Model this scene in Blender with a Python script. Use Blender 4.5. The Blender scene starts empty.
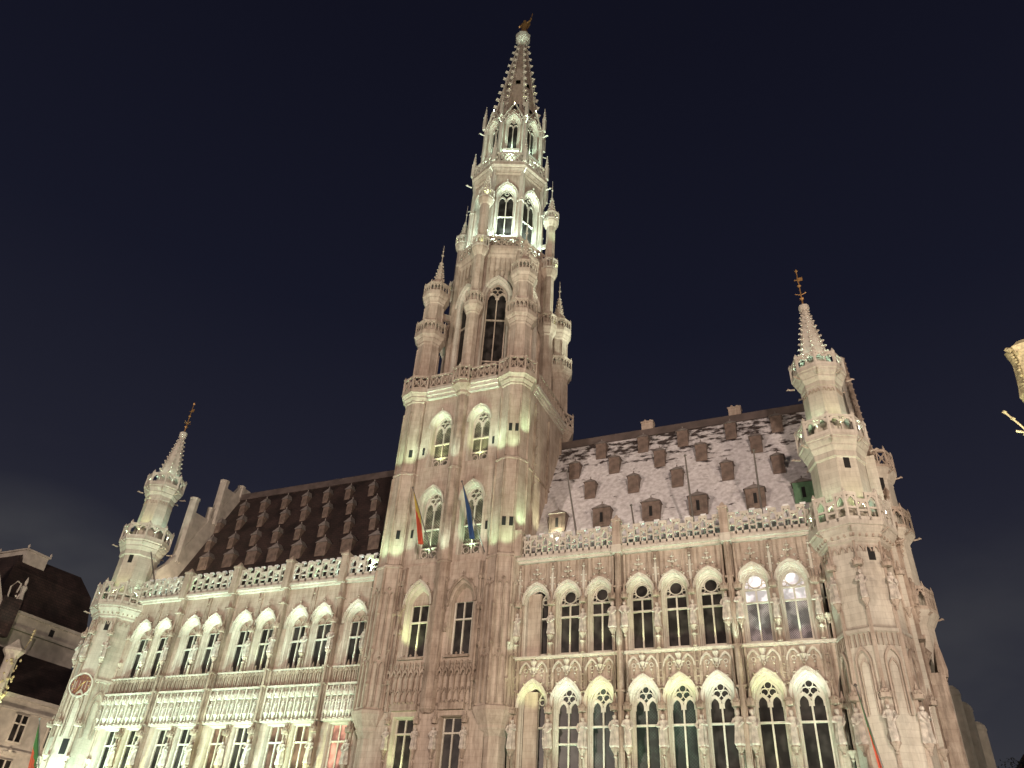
import bpy, math, random
from mathutils import Vector, Matrix
random.seed(7)
S = bpy.context.scene
COL = S.collection

# ------------------------------------------------------------------ camera
cd = bpy.data.cameras.new("camera"); cam = bpy.data.objects.new("camera", cd); COL.objects.link(cam)
cd.sensor_width = 36.0; cd.lens = 765.998 / 1024 * 36; cd.clip_end = 4000; cd.clip_start = .1
YAW, PITCH, ROLL = 0.441, 0.6061, 0.0695
_f = Vector((-math.sin(YAW)*math.cos(PITCH), math.cos(YAW)*math.cos(PITCH), math.sin(PITCH)))
_r = Vector((math.cos(YAW), math.sin(YAW), 0)); _u = _r.cross(_f)
_c, _s = math.cos(ROLL), math.sin(ROLL)
_R, _U = _c*_r + _s*_u, -_s*_r + _c*_u
cam.matrix_world = Matrix(((_R.x, _U.x, -_f.x, 15.5277), (_R.y, _U.y, -_f.y, -43.0265), (_R.z, _U.z, -_f.z, 1.6), (0, 0, 0, 1)))
S.camera = cam

# ------------------------------------------------------------------ world: night sky with city glow and thin cloud
w = bpy.data.worlds.new("World"); S.world = w; w.use_nodes = True
nt = w.node_tree; nt.nodes.clear(); N = nt.nodes.new; L = nt.links.new
out = N('ShaderNodeOutputWorld'); bg = N('ShaderNodeBackground'); tc = N('ShaderNodeTexCoord')
sep = N('ShaderNodeSeparateXYZ'); L(tc.outputs['Generated'], sep.inputs[0])
rp = N('ShaderNodeValToRGB'); L(sep.outputs['Z'], rp.inputs[0])
e = rp.color_ramp.elements
e[0].position = 0.0; e[0].color = (.060, .058, .064, 1)
e[1].position = 1.0; e[1].color = (.0052, .0056, .0125, 1)
for p, c in ((.18, (.033, .034, .044, 1)), (.4, (.0155, .0162, .028, 1)), (.62, (.0082, .0090, .0192, 1)), (.85, (.0058, .0062, .0138, 1))):
    k = e.new(p); k.color = c
ns = N('ShaderNodeTexNoise'); ns.inputs['Scale'].default_value = 2.6; ns.inputs['Detail'].default_value = 5; ns.inputs['Roughness'].default_value = .5
mpw = N('ShaderNodeMapping'); mpw.inputs['Scale'].default_value = (1, 1, 2.2); L(tc.outputs['Generated'], mpw.inputs[0]); L(mpw.outputs[0], ns.inputs['Vector'])
cr = N('ShaderNodeValToRGB'); L(ns.outputs['Fac'], cr.inputs[0])
cr.color_ramp.elements[0].position = .47; cr.color_ramp.elements[0].color = (0, 0, 0, 1)
cr.color_ramp.elements[1].position = .66; cr.color_ramp.elements[1].color = (1, 1, 1, 1)
lowm = N('ShaderNodeMapRange'); L(sep.outputs['Z'], lowm.inputs[0])
lowm.inputs[1].default_value = .12; lowm.inputs[2].default_value = .42; lowm.inputs[3].default_value = .75; lowm.inputs[4].default_value = 0
mu = N('ShaderNodeMath'); mu.operation = 'MULTIPLY'; L(cr.outputs[0], mu.inputs[0]); L(lowm.outputs[0], mu.inputs[1])
mx = N('ShaderNodeMix'); mx.data_type = 'RGBA'; dp = N('ShaderNodeVectorMath'); dp.operation = 'DOT_PRODUCT'; L(tc.outputs['Generated'], dp.inputs[0]); dp.inputs[1].default_value = (-.835, .525, .165)
dm = N('ShaderNodeMapRange'); L(dp.outputs['Value'], dm.inputs[0]); dm.inputs[1].default_value = .977; dm.inputs[2].default_value = .995
nm = N('ShaderNodeMapRange'); L(ns.outputs['Fac'], nm.inputs[0]); nm.inputs[1].default_value = .30; nm.inputs[2].default_value = .52
dq = N('ShaderNodeMath'); dq.operation = 'MULTIPLY'; L(dm.outputs[0], dq.inputs[0]); L(nm.outputs[0], dq.inputs[1])
mq = N('ShaderNodeMath'); mq.operation = 'MAXIMUM'; L(mu.outputs[0], mq.inputs[0]); L(dq.outputs[0], mq.inputs[1])
L(mq.outputs[0], mx.inputs[0]); L(rp.outputs[0], mx.inputs[6]); mx.inputs[7].default_value = (.066, .066, .070, 1)
L(mx.outputs[2], bg.inputs[0]); L(bg.outputs[0], out.inputs[0]); bg.inputs[1].default_value = 1.0

vs = S.view_settings; vs.view_transform = 'Standard'; vs.look = 'None'; vs.gamma = 1; vs.exposure = 0.0
S.cycles.use_light_tree = True; S.cycles.use_denoising = True; S.cycles.max_bounces = 4
S.cycles.diffuse_bounces = 3; S.cycles.sample_clamp_indirect = 3; S.cycles.caustics_reflective = False; S.cycles.caustics_refractive = False

# ------------------------------------------------------------------ floodlights (of the place, plus unseen wash lamps added for brightness)
def lamp(loc, tgt, power, col, size=120, blend=1.0, soft=.12, nm="flood_or_wash_lamp"):
    d = bpy.data.lights.new(nm, 'SPOT'); d.energy = power; d.color = col; d.spot_size = math.radians(size); d.spot_blend = blend
    d.shadow_soft_size = soft; d.specular_factor = .12
    o = bpy.data.objects.new(nm, d); COL.objects.link(o); o.location = loc
    v = Vector(tgt) - Vector(loc); o.rotation_euler = v.to_track_quat('-Z', 'Y').to_euler()
    return o
WARM = (1, .785, .665); COOL = (.66, 1, .80); MINT = (.60, 1, .62); YEL = (.82, 1, .50); WHITE = (.80, 1, .90)
FLOOD = 1.95
lamp((-24, -64, 17), (-12, 0, 22), 36000*FLOOD, WARM, 110, .6, 1.6)
lamp((34, -62, 14), (-2, 0, 24), 52000*FLOOD, WARM, 110, .6, 1.6)
lamp((52, -40, 15), (6, 0, 20), 19000*FLOOD, (1, .80, .62), 110, .6, 1.6)
lamp((44, -6, 12), (18, 3, 18), 3000*FLOOD, (1, .84, .66), 110, .6, 1.2)

# ------------------------------------------------------------------ materials
def newmat(nm):
    m = bpy.data.materials.new(nm); m.use_nodes = True; t = m.node_tree
    return m, t, t.nodes['Principled BSDF']
def stone(nm, c1, c2, course=.34, blk=.75, dirt=.5, rough=.85, bump=.35):
    m, t, b = newmat(nm); N = t.nodes.new; L = t.links.new
    tc = N('ShaderNodeTexCoord'); sp = N('ShaderNodeSeparateXYZ'); L(tc.outputs['Object'], sp.inputs[0])
    ad = N('ShaderNodeMath'); ad.operation = 'ADD'; L(sp.outputs[0], ad.inputs[0]); L(sp.outputs[1], ad.inputs[1])
    cb = N('ShaderNodeCombineXYZ'); L(ad.outputs[0], cb.inputs[0]); L(sp.outputs[2], cb.inputs[1])
    br = N('ShaderNodeTexBrick'); L(cb.outputs[0], br.inputs['Vector']); br.inputs['Scale'].default_value = 1
    br.inputs['Brick Width'].default_value = blk; br.inputs['Row Height'].default_value = course
    br.inputs['Mortar Size'].default_value = .012; br.inputs['Mortar Smooth'].default_value = .4
    br.inputs['Color1'].default_value = (1, 1, 1, 1); br.inputs['Color2'].default_value = (.78, .76, .74, 1); br.inputs['Mortar'].default_value = (.5, .46, .43, 1)
    n1 = N('ShaderNodeTexNoise'); n1.inputs['Scale'].default_value = .55; n1.inputs['Detail'].default_value = 6; n1.inputs['Roughness'].default_value = .65; L(tc.outputs['Object'], n1.inputs['Vector'])
    r1 = N('ShaderNodeValToRGB'); L(n1.outputs['Fac'], r1.inputs[0])
    r1.color_ramp.elements[0].position = .36; r1.color_ramp.elements[0].color = (*c2, 1)
    r1.color_ramp.elements[1].position = .62; r1.color_ramp.elements[1].color = (*c1, 1)
    mp = N('ShaderNodeMapping'); mp.inputs['Scale'].default_value = (3.6, 3.6, .5); L(tc.outputs['Object'], mp.inputs[0])
    n2 = N('ShaderNodeTexNoise'); n2.inputs['Scale'].default_value = 1.1; n2.inputs['Detail'].default_value = 7; n2.inputs['Roughness'].default_value = .7; L(mp.outputs[0], n2.inputs['Vector'])
    r2 = N('ShaderNodeValToRGB'); L(n2.outputs['Fac'], r2.inputs[0])
    r2.color_ramp.elements[0].position = .33; r2.color_ramp.elements[0].color = (1-dirt, 1-dirt*1.05, 1-dirt*1.08, 1)
    r2.color_ramp.elements[1].position = .58; r2.color_ramp.elements[1].color = (1, 1, 1, 1)
    m1 = N('ShaderNodeMix'); m1.data_type = 'RGBA'; m1.blend_type = 'MULTIPLY'; m1.inputs[0].default_value = 1; L(r1.outputs[0], m1.inputs[6]); L(r2.outputs[0], m1.inputs[7])
    m2 = N('ShaderNodeMix'); m2.data_type = 'RGBA'; m2.blend_type = 'MULTIPLY'; m2.inputs[0].default_value = .42; L(m1.outputs[2], m2.inputs[6]); L(br.outputs['Color'], m2.inputs[7])
    L(m2.outputs[2], b.inputs['Base Color']); b.inputs['Roughness'].default_value = rough
    n3 = N('ShaderNodeTexNoise'); n3.inputs['Scale'].default_value = 9; n3.inputs['Detail'].default_value = 5; L(tc.outputs['Object'], n3.inputs['Vector'])
    bp = N('ShaderNodeBump'); bp.inputs['Strength'].default_value = bump; bp.inputs['Distance'].default_value = .04; L(n3.outputs['Fac'], bp.inputs['Height'])
    bp2 = N('ShaderNodeBump'); bp2.inputs['Strength'].default_value = .25; bp2.inputs['Distance'].default_value = .02; L(br.outputs['Fac'], bp2.inputs['Height']); bp2.invert = True
    L(bp.outputs[0], bp2.inputs['Normal']); L(bp2.outputs[0], b.inputs['Normal'])
    return m
def plain(nm, col, rough=.6, metal=0, emit=None, es=0, noise=0, nscale=4):
    m, t, b = newmat(nm); b.inputs['Base Color'].default_value = (*col, 1); b.inputs['Roughness'].default_value = rough; b.inputs['Metallic'].default_value = metal
    if emit: b.inputs['Emission Color'].default_value = (*emit, 1); b.inputs['Emission Strength'].default_value = es
    if noise:
        N = t.nodes.new; L = t.links.new; tc = N('ShaderNodeTexCoord'); n = N('ShaderNodeTexNoise'); n.inputs['Scale'].default_value = nscale; n.inputs['Detail'].default_value = 5
        L(tc.outputs['Object'], n.inputs['Vector']); r = N('ShaderNodeValToRGB'); L(n.outputs['Fac'], r.inputs[0])
        r.color_ramp.elements[0].position = .35; r.color_ramp.elements[0].color = (*[c*(1-noise) for c in col], 1)
        r.color_ramp.elements[1].position = .65; r.color_ramp.elements[1].color = (*[min(1, c*(1+noise*.5)) for c in col], 1)
        L(r.outputs[0], b.inputs['Base Color'])
    return m
M = {}
M['stone'] = stone('sandstone', (.56, .475, .39), (.42, .335, .265), dirt=.34)
M['carved'] = stone('carved_sandstone', (.53, .44, .355), (.31, .235, .18), .5, 1.1, .5, .88, .8)
M['pale'] = stone('pale_limestone', (.62, .58, .49), (.50, .455, .375), .32, .8, .22)
M['trim'] = stone('trim_stone', (.68, .64, .55), (.54, .49, .41), .6, 1.6, .22)  # paler than the walls: cleaner stone, plus uplight brightness put into the colour
M['statue'] = plain('statue_stone', (.56, .51, .44), .85, noise=.35, nscale=6)
M['capdust'] = plain('dusted_dormer_top', (.26, .23, .21), .8, noise=.3)
M['plaster'] = plain('aged_plaster', (.47, .43, .37), .9, noise=.2, nscale=1.5)
M['lead'] = plain('lead_sheet', (.11, .085, .075), .6, noise=.3, nscale=1.2)
M['dormer'] = plain('dormer_lead', (.17, .125, .10), .75, noise=.35, nscale=3)
M['greenhatch'] = plain('green_painted_hatch', (.10, .20, .11), .6, noise=.2)
M['snowcap'] = plain('snow_crust', (.62, .62, .64), .7, noise=.15)
M['dark'] = plain('dark_opening', (.012, .011, .011), .9)
M['gold'] = plain('gilded_metal', (.42, .24, .09), .45, .4, noise=.4, nscale=9)
M['gilt'] = plain('gilded_carving', (.62, .55, .32), .5, .2, noise=.4, nscale=7)
M['iron'] = plain('dark_iron', (.03, .028, .028), .5, .6)
M['rod'] = plain('pale_painted_pole', (.10, .085, .075), .5)
M['fixture'] = plain('white_fixture_casing', (.75, .76, .74), .45)
M['yellow'] = plain('yellow_cloth', (.55, .40, .08), .8); M['red'] = plain('red_cloth', (.60, .10, .05), .8)
M['black'] = plain('black_cloth', (.02, .02, .022), .8); M['blue'] = plain('blue_cloth', (.03, .08, .22), .8); M['green'] = plain('green_cloth', (.06, .16, .05), .8)
M['clock'] = plain('clock_dial', (.20, .07, .05), .6, noise=.3)
M['tree'] = plain('dark_foliage', (.03, .035, .02), .9)

def glass(nm, col, emit=(0, 0, 0), es=0, lattice=0, rough=.32):
    m, t, b = newmat(nm); N = t.nodes.new; L = t.links.new
    b.inputs['Roughness'].default_value = rough; b.inputs['Specular IOR Level'].default_value = .2
    tc = N('ShaderNodeTexCoord'); n = N('ShaderNodeTexNoise'); n.inputs['Scale'].default_value = 1.4; n.inputs['Detail'].default_value = 2; L(tc.outputs['Object'], n.inputs['Vector'])
    r = N('ShaderNodeValToRGB'); L(n.outputs['Fac'], r.inputs[0])
    r.color_ramp.elements[0].position = .4; r.color_ramp.elements[0].color = (*[c*.45 for c in col], 1)
    r.color_ramp.elements[1].position = .65; r.color_ramp.elements[1].color = (*[c*1.5 for c in col], 1)
    last = r.outputs[0]
    if lattice:
        sp = N('ShaderNodeSeparateXYZ'); L(tc.outputs['Object'], sp.inputs[0])
        vals = []
        for sg in ('ADD', 'SUBTRACT'):
            a = N('ShaderNodeMath'); a.operation = sg; L(sp.outputs[0], a.inputs[0]); L(sp.outputs[2], a.inputs[1])
            b1 = N('ShaderNodeMath'); b1.operation = 'MULTIPLY'; L(a.outputs[0], b1.inputs[0]); b1.inputs[1].default_value = lattice
            f = N('ShaderNodeMath'); f.operation = 'FRACT'; L(b1.outputs[0], f.inputs[0])
            c = N('ShaderNodeMath'); c.operation = 'GREATER_THAN'; L(f.outputs[0], c.inputs[0]); c.inputs[1].default_value = .16; vals.append(c)
        mm = N('ShaderNodeMath'); mm.operation = 'MULTIPLY'; L(vals[0].outputs[0], mm.inputs[0]); L(vals[1].outputs[0], mm.inputs[1])
        mi = N('ShaderNodeMix'); mi.data_type = 'RGBA'; L(mm.outputs[0], mi.inputs[0]); mi.inputs[6].default_value = (.02, .02, .02, 1); L(last, mi.inputs[7]); last = mi.outputs[2]
    L(last, b.inputs['Base Color'])
    if es: L(last, b.inputs['Emission Color']); b.inputs['Emission Strength'].default_value = es
    nb = N('ShaderNodeTexNoise'); nb.inputs['Scale'].default_value = 5; L(tc.outputs['Object'], nb.inputs['Vector'])
    bp = N('ShaderNodeBump'); bp.inputs['Strength'].default_value = .1; bp.inputs['Distance'].default_value = .02; L(nb.outputs['Fac'], bp.inputs['Height']); L(bp.outputs[0], b.inputs['Normal'])
    return m
M['glass'] = glass('dark_window_glass', (.030, .026, .024))
M['glass_green'] = glass('leaded_window_glass', (.035, .05, .042), lattice=6)
M['glass_uplit'] = glass('uplit_leaded_glass', (.20, .19, .14), rough=.35, lattice=5)  # pale tone is uplight reflected in the leaded panes, put into the colour
M['glass_brown'] = glass('curtained_window_glass', (.12, .065, .05), rough=.3)
M['glass_grey'] = glass('blind_covered_glass', (.22, .19, .19), es=.35, lattice=9, rough=.4)
M['glass_lit'] = glass('lit_window_glass', (.70, .68, .72), es=.75, rough=.4)
M['glass_pink'] = glass('pink_lit_glass', (.45, .2, .17), es=.35, rough=.4)

def roofmat():
    m, t, b = newmat('slate_under_snow'); N = t.nodes.new; L = t.links.new
    tc = N('ShaderNodeTexCoord'); sp = N('ShaderNodeSeparateXYZ'); L(tc.outputs['Object'], sp.inputs[0])
    cb = N('ShaderNodeCombineXYZ'); L(sp.outputs[0], cb.inputs[0]); L(sp.outputs[2], cb.inputs[1])
    br = N('ShaderNodeTexBrick'); L(cb.outputs[0], br.inputs['Vector']); br.inputs['Scale'].default_value = 1; br.inputs['Brick Width'].default_value = .4; br.inputs['Row Height'].default_value = .24; br.inputs['Mortar Size'].default_value = .02
    br.inputs['Color1'].default_value = (.085, .062, .055, 1); br.inputs['Color2'].default_value = (.055, .042, .038, 1); br.inputs['Mortar'].default_value = (.025, .02, .02, 1)
    mp = N('ShaderNodeMapping'); mp.inputs['Scale'].default_value = (1.1, 1, 2.6); L(tc.outputs['Object'], mp.inputs[0])
    n = N('ShaderNodeTexNoise'); n.inputs['Scale'].default_value = 1.0; n.inputs['Detail'].default_value = 6; n.inputs['Roughness'].default_value = .62; L(mp.outputs[0], n.inputs['Vector'])
    # snow holds on the lower slope and thins out towards the ridge
    mr = N('ShaderNodeMapRange'); L(sp.outputs[2], mr.inputs[0]); mr.inputs[1].default_value = 27.5; mr.inputs[2].default_value = 33.0; mr.inputs[3].default_value = .19; mr.inputs[4].default_value = .0
    ad = N('ShaderNodeMath'); L(n.outputs['Fac'], ad.inputs[0]); L(mr.outputs[0], ad.inputs[1])
    # bare strip where the tower shelters the slope
    ms = N('ShaderNodeMapRange'); L(sp.outputs[0], ms.inputs[0]); ms.inputs[1].default_value = -3.4; ms.inputs[2].default_value = -.6; ms.inputs[3].default_value = -.32; ms.inputs[4].default_value = 0
    ms2 = N('ShaderNodeMath'); L(ad.outputs[0], ms2.inputs[0]); L(ms.outputs[0], ms2.inputs[1])
    cr = N('ShaderNodeValToRGB'); L(ms2.outputs[0], cr.inputs[0]); cr.color_ramp.elements[0].position = .49; cr.color_ramp.elements[0].color = (0, 0, 0, 1); cr.color_ramp.elements[1].position = .57; cr.color_ramp.elements[1].color = (1, 1, 1, 1)
    n2 = N('ShaderNodeTexNoise'); n2.inputs['Scale'].default_value = 3.5; n2.inputs['Detail'].default_value = 6; L(tc.outputs['Object'], n2.inputs['Vector'])
    sc = N('ShaderNodeValToRGB'); L(n2.outputs['Fac'], sc.inputs[0]); sc.color_ramp.elements[0].position = .3; sc.color_ramp.elements[0].color = (.50, .47, .46, 1); sc.color_ramp.elements[1].position = .7; sc.color_ramp.elements[1].color = (.80, .78, .78, 1)
    mi = N('ShaderNodeMix'); mi.data_type = 'RGBA'; L(cr.outputs[0], mi.inputs[0]); L(br.outputs['Color'], mi.inputs[6]); L(sc.outputs[0], mi.inputs[7])
    L(mi.outputs[2], b.inputs['Base Color']); b.inputs['Roughness'].default_value = .8
    bp = N('ShaderNodeBump'); bp.inputs['Strength'].default_value = .5; bp.inputs['Distance'].default_value = .06; L(cr.outputs[0], bp.inputs['Height']); L(bp.outputs[0], b.inputs['Normal'])
    return m
def slatemat():
    m, t, b = newmat('dark_slate'); N = t.nodes.new; L = t.links.new
    tc = N('ShaderNodeTexCoord'); sp = N('ShaderNodeSeparateXYZ'); L(tc.outputs['Object'], sp.inputs[0])
    ad = N('ShaderNodeMath'); L(sp.outputs[0], ad.inputs[0]); L(sp.outputs[1], ad.inputs[1])
    cb = N('ShaderNodeCombineXYZ'); L(ad.outputs[0], cb.inputs[0]); L(sp.outputs[2], cb.inputs[1])
    br = N('ShaderNodeTexBrick'); L(cb.outputs[0], br.inputs['Vector']); br.inputs['Scale'].default_value = 1; br.inputs['Brick Width'].default_value = .4; br.inputs['Row Height'].default_value = .24; br.inputs['Mortar Size'].default_value = .02
    br.inputs['Color1'].default_value = (.062, .040, .034, 1); br.inputs['Color2'].default_value = (.040, .028, .024, 1); br.inputs['Mortar'].default_value = (.018, .014, .013, 1)
    n = N('ShaderNodeTexNoise'); n.inputs['Scale'].default_value = .6; n.inputs['Detail'].default_value = 5; L(tc.outputs['Object'], n.inputs['Vector'])
    r = N('ShaderNodeValToRGB'); L(n.outputs['Fac'], r.inputs[0]); r.color_ramp.elements[0].color = (.55, .55, .55, 1); r.color_ramp.elements[0].position = .35; r.color_ramp.elements[1].color = (1.25, 1.2, 1.2, 1); r.color_ramp.elements[1].position = .65
    mi = N('ShaderNodeMix'); mi.data_type = 'RGBA'; mi.blend_type = 'MULTIPLY'; mi.inputs[0].default_value = 1; L(br.outputs['Color'], mi.inputs[6]); L(r.outputs[0], mi.inputs[7])
    L(mi.outputs[2], b.inputs['Base Color']); b.inputs['Roughness'].default_value = .6
    return m
M['snowroof'] = roofmat(); M['slate'] = slatemat()
def pavemat():
    m, t, b = newmat('granite_setts'); N = t.nodes.new; L = t.links.new
    tc = N('ShaderNodeTexCoord'); br = N('ShaderNodeTexBrick'); L(tc.outputs['Object'], br.inputs['Vector']); br.inputs['Scale'].default_value = 1; br.inputs['Brick Width'].default_value = .2; br.inputs['Row Height'].default_value = .12; br.inputs['Mortar Size'].default_value = .01
    br.inputs['Color1'].default_value = (.16, .15, .14, 1); br.inputs['Color2'].default_value = (.11, .10, .10, 1); br.inputs['Mortar'].default_value = (.05, .05, .05, 1)
    L(br.outputs['Color'], b.inputs['Base Color']); b.inputs['Roughness'].default_value = .6
    return m
M['setts'] = pavemat()

# ------------------------------------------------------------------ mesh builder
I4 = Matrix.Identity(4)
class MB:
    def __init__(s): s.v = []; s.f = []; s.m = []; s.M = I4; s.mat = 0
    def add(s, vs, fs):
        b = len(s.v)
        if s.M is I4: s.v += [tuple(p) for p in vs]
        else: s.v += [tuple(s.M @ Vector(p)) for p in vs]
        s.f += [tuple(i+b for i in f) for f in fs]; s.m += [s.mat]*len(fs)
    def box(s, x0, x1, y0, y1, z0, z1):
        s.add([(x0, y0, z0), (x1, y0, z0), (x1, y1, z0), (x0, y1, z0), (x0, y0, z1), (x1, y0, z1), (x1, y1, z1), (x0, y1, z1)],
              [(0, 3, 2, 1), (4, 5, 6, 7), (0, 1, 5, 4), (1, 2, 6, 5), (2, 3, 7, 6), (3, 0, 4, 7)])
    def loft(s, rings, closed=True, cap=True):
        n = len(rings[0]); vs = [p for r in rings for p in r]; fs = []
        for k in range(len(rings)-1):
            for i in range(n if closed else n-1):
                j = (i+1) % n; fs.append((k*n+i, k*n+j, (k+1)*n+j, (k+1)*n+i))
        if cap and closed: fs += [tuple(range(n))[::-1], tuple(range((len(rings)-1)*n, len(rings)*n))]
        s.add(vs, fs)
    def lathe(s, cx, cy, prof, n=8, rot=0, cap=True, sx=1, sy=1):   # prof: (r, z); a vertex faces -y for n=8, rot=0
        s.loft([[(cx+sx*r*math.sin(rot+2*math.pi*i/n), cy-sy*r*math.cos(rot+2*math.pi*i/n), z) for i in range(n)] for r, z in prof], True, cap)
    def tube(s, pts, r, n=5):
        pts = [Vector(p) for p in pts]; rr = r if isinstance(r, (list, tuple)) else [r]*len(pts); rings = []
        for i, p in enumerate(pts):
            d = (pts[min(i+1, len(pts)-1)] - pts[max(i-1, 0)]).normalized()
            a = d.cross(Vector((0, 0, 1))) if abs(d.z) < .9 else d.cross(Vector((0, 1, 0))); a.normalize(); b = d.cross(a)
            rings.append([tuple(p + rr[i]*(a*math.cos(t) + b*math.sin(t))) for t in (2*math.pi*k/n for k in range(n))])
        s.loft(rings)
    def blob(s, x, y, z, r, sz=1.0):
        s.add([(x+r, y, z), (x-r, y, z), (x, y+r, z), (x, y-r, z), (x, y, z+r*sz), (x, y, z-r*sz)],
              [(0, 2, 4), (2, 1, 4), (1, 3, 4), (3, 0, 4), (2, 0, 5), (1, 2, 5), (3, 1, 5), (0, 3, 5)])

ORG = {}
def link(name, mb, mats, parent=None, origin=None, label=None, cat=None, group=None, kind=None, smooth=False):
    o0 = Vector(origin) if origin is not None else (ORG[parent] if parent else Vector((0, 0, 0)))
    me = bpy.data.meshes.new(name); me.from_pydata([tuple(Vector(p)-o0) for p in mb.v], [], mb.f)
    for m in (mats if isinstance(mats, (list, tuple)) else [mats]): me.materials.append(M[m])
    if len(me.materials) > 1: me.polygons.foreach_set('material_index', mb.m)
    if smooth: me.polygons.foreach_set('use_smooth', [True]*len(me.polygons))
    me.update()
    import bmesh
    bm = bmesh.new(); bm.from_mesh(me); bmesh.ops.recalc_face_normals(bm, faces=bm.faces); bm.to_mesh(me); bm.free()
    o = bpy.data.objects.new(name, me); COL.objects.link(o); ORG[o] = o0
    if parent: o.parent = parent; o.location = o0 - ORG[parent]
    else: o.location = o0
    return tag(o, label, cat, group, kind)
def tag(o, label=None, cat=None, group=None, kind=None):
    if label: o['label'] = label
    if cat: o['category'] = cat
    if group: o['group'] = group
    if kind: o['kind'] = kind
    return o
def empty(name, loc, label=None, cat=None, group=None, parent=None):
    o = bpy.data.objects.new(name, None); COL.objects.link(o); ORG[o] = Vector(loc)
    if parent: o.parent = parent; o.location = Vector(loc) - ORG[parent]
    else: o.location = loc
    return tag(o, label, cat, group)
def dup(o, loc, parent=None, rot=0):
    c = o.copy(); COL.objects.link(c); ORG[c] = Vector(loc)
    c.parent = parent; c.location = Vector(loc) - (ORG[parent] if parent else Vector((0, 0, 0)))
    if rot: c.rotation_euler = (0, 0, rot)
    for ch in list(o.children):
        d = ch.copy(); COL.objects.link(d); d.parent = c; ORG[d] = ORG[c] + Vector(ch.location)
    return c

# ------------------------------------------------------------------ gothic vocabulary
def arch(cx, w, zs, zp, za, n=7):
    h = w/2; r = za-zp
    if r <= 1e-4: return [(cx-h, zs), (cx-h, zp), (cx+h, zp), (cx+h, zs)]
    if r < h: # round-headed or flatter
        R = (h*h+r*r)/(2*r); a0 = math.asin(min(1, h/R)); cz = za-R
        pts = [(cx+R*math.sin(t), cz+R*math.cos(t)) for t in (-a0+2*a0*k/(2*n) for k in range(2*n+1))]
    else:
        R = (h*h+r*r)/(2*h); a1 = math.asin(min(1, r/R))
        left = [(cx-h+R-R*math.cos(a1*k/n), zp+R*math.sin(a1*k/n)) for k in range(n+1)]
        pts = left + [(2*cx-x, z) for x, z in left[-2::-1]]
    return [(cx-h, zs)] + pts + [(cx+h, zs)]
def cell(mb, x0, x1, z0, z1, pa, y):
    l, r = pa[0][0], pa[-1][0]; zs = pa[0][1]
    q = lambda a, b, c, d: mb.add([(a[0], y, a[1]), (b[0], y, b[1]), (c[0], y, c[1]), (d[0], y, d[1])], [(0, 1, 2, 3)])
    if l > x0+1e-4: q((x0, z0), (l, z0), (l, z1), (x0, z1))
    if r < x1-1e-4: q((r, z0), (x1, z0), (x1, z1), (r, z1))
    if zs > z0+1e-4: q((l, z0), (r, z0), (r, zs), (l, zs))
    for a, b in zip(pa[1:-2], pa[2:-1]): q(a, b, (b[0], z1), (a[0], z1))
def path3(pa, y): return [(x, y, z) for x, z in pa]
def reveal(mb, seq, m=1): mb.mat = m; mb.loft([path3(p, y) for p, y in seq], True, False); mb.mat = 0
def band(mb, pi, po, y0, y1):      # raised moulding between inner and outer path, front at y0
    a, b, c, d = path3(pi, y1), path3(pi, y0), path3(po, y0), path3(po, y1)
    mb.loft([a, b, c, d], False, False)
def ring(mb, cx, cz, r, t, y0, y1, n=10):
    def c(rr, y): return [(cx+rr*math.cos(2*math.pi*k/n), y, cz+rr*math.sin(2*math.pi*k/n)) for k in range(n)]
    mb.loft([c(r-t, y1), c(r-t, y0), c(r, y0), c(r, y1)], True, False)
def bar(mb, x0, x1, z0, z1, y0, y1): mb.box(x0, x1, y0, y1, z0, z1)
def finial(mb, x, y, z, s=1.0):
    mb.lathe(x, y, [(.035*s, z), (.035*s, z+.22*s)], 5); mb.blob(x, y, z+.27*s, .12*s, .7); mb.blob(x, y, z+.42*s, .07*s, 1.3)
def hood(mb, cx, w, zp, za, t, y, yo, crockets=True, fin=1.0, m=1):
    mb.mat = m
    band(mb, arch(cx, w, zp-.1, zp, za), arch(cx, w+2*t, zp-.1, zp, za+t*1.35), yo, y)
    band(mb, arch(cx, w+2*t-.05, zp-.1, zp, za+t*1.3), arch(cx, w+2*t+.09, zp-.1, zp, za+t*1.35+.08), yo-.06, yo+.02)
    mb.mat = 0
    if crockets:
        o = arch(cx, w+2*t+.16, zp, zp, za+t*1.35+.12, 6)[1:-1]
        for k in (2, 4, len(o)-5, len(o)-3): mb.blob(o[k][0], yo-.02, o[k][1]+.03, .12)
    if fin: finial(mb, cx, yo-.03, za+t*1.35+.02, fin)
def console(mb, x, y, z, r=.2): mb.lathe(x, y, [(.03, z-.5), (.09, z-.42), (.06, z-.34), (r*.7, z-.16), (r, z-.06), (r, z)], 8)
def canopy(mb, x, y, z, r=.22, h=.75):
    mb.lathe(x, y, [(r*.9, z), (r, z+.04), (r, z+.2), (r*.75, z+.24), (r*.7, z+.38), (r*.35, z+.44), (.03, z+h)], 8)
    for k in range(8):
        a = 2*math.pi*k/8; mb.blob(x+r*math.sin(a), y-r*math.cos(a), z+.26, .045, 2.2)
def pinnacle(mb, x, y, z0, z1, r=.14):
    h = z1-z0; mb.box(x-r, x+r, y-r, y+r, z0, z0+h*.5); mb.lathe(x, y, [(r*1.5, z0+h*.48), (r*1.5, z0+h*.53), (r*1.05, z0+h*.55), (.03, z1)], 4, math.pi/4)
    for k in range(3):
        zz = z0+h*(.6+.12*k); rr = r*1.1*(1-(zz-z0-h*.55)/(h*.45)); mb.blob(x, y, zz, rr+.05, .5)
    mb.blob(x, y, z1, .07, 1.3)
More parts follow.
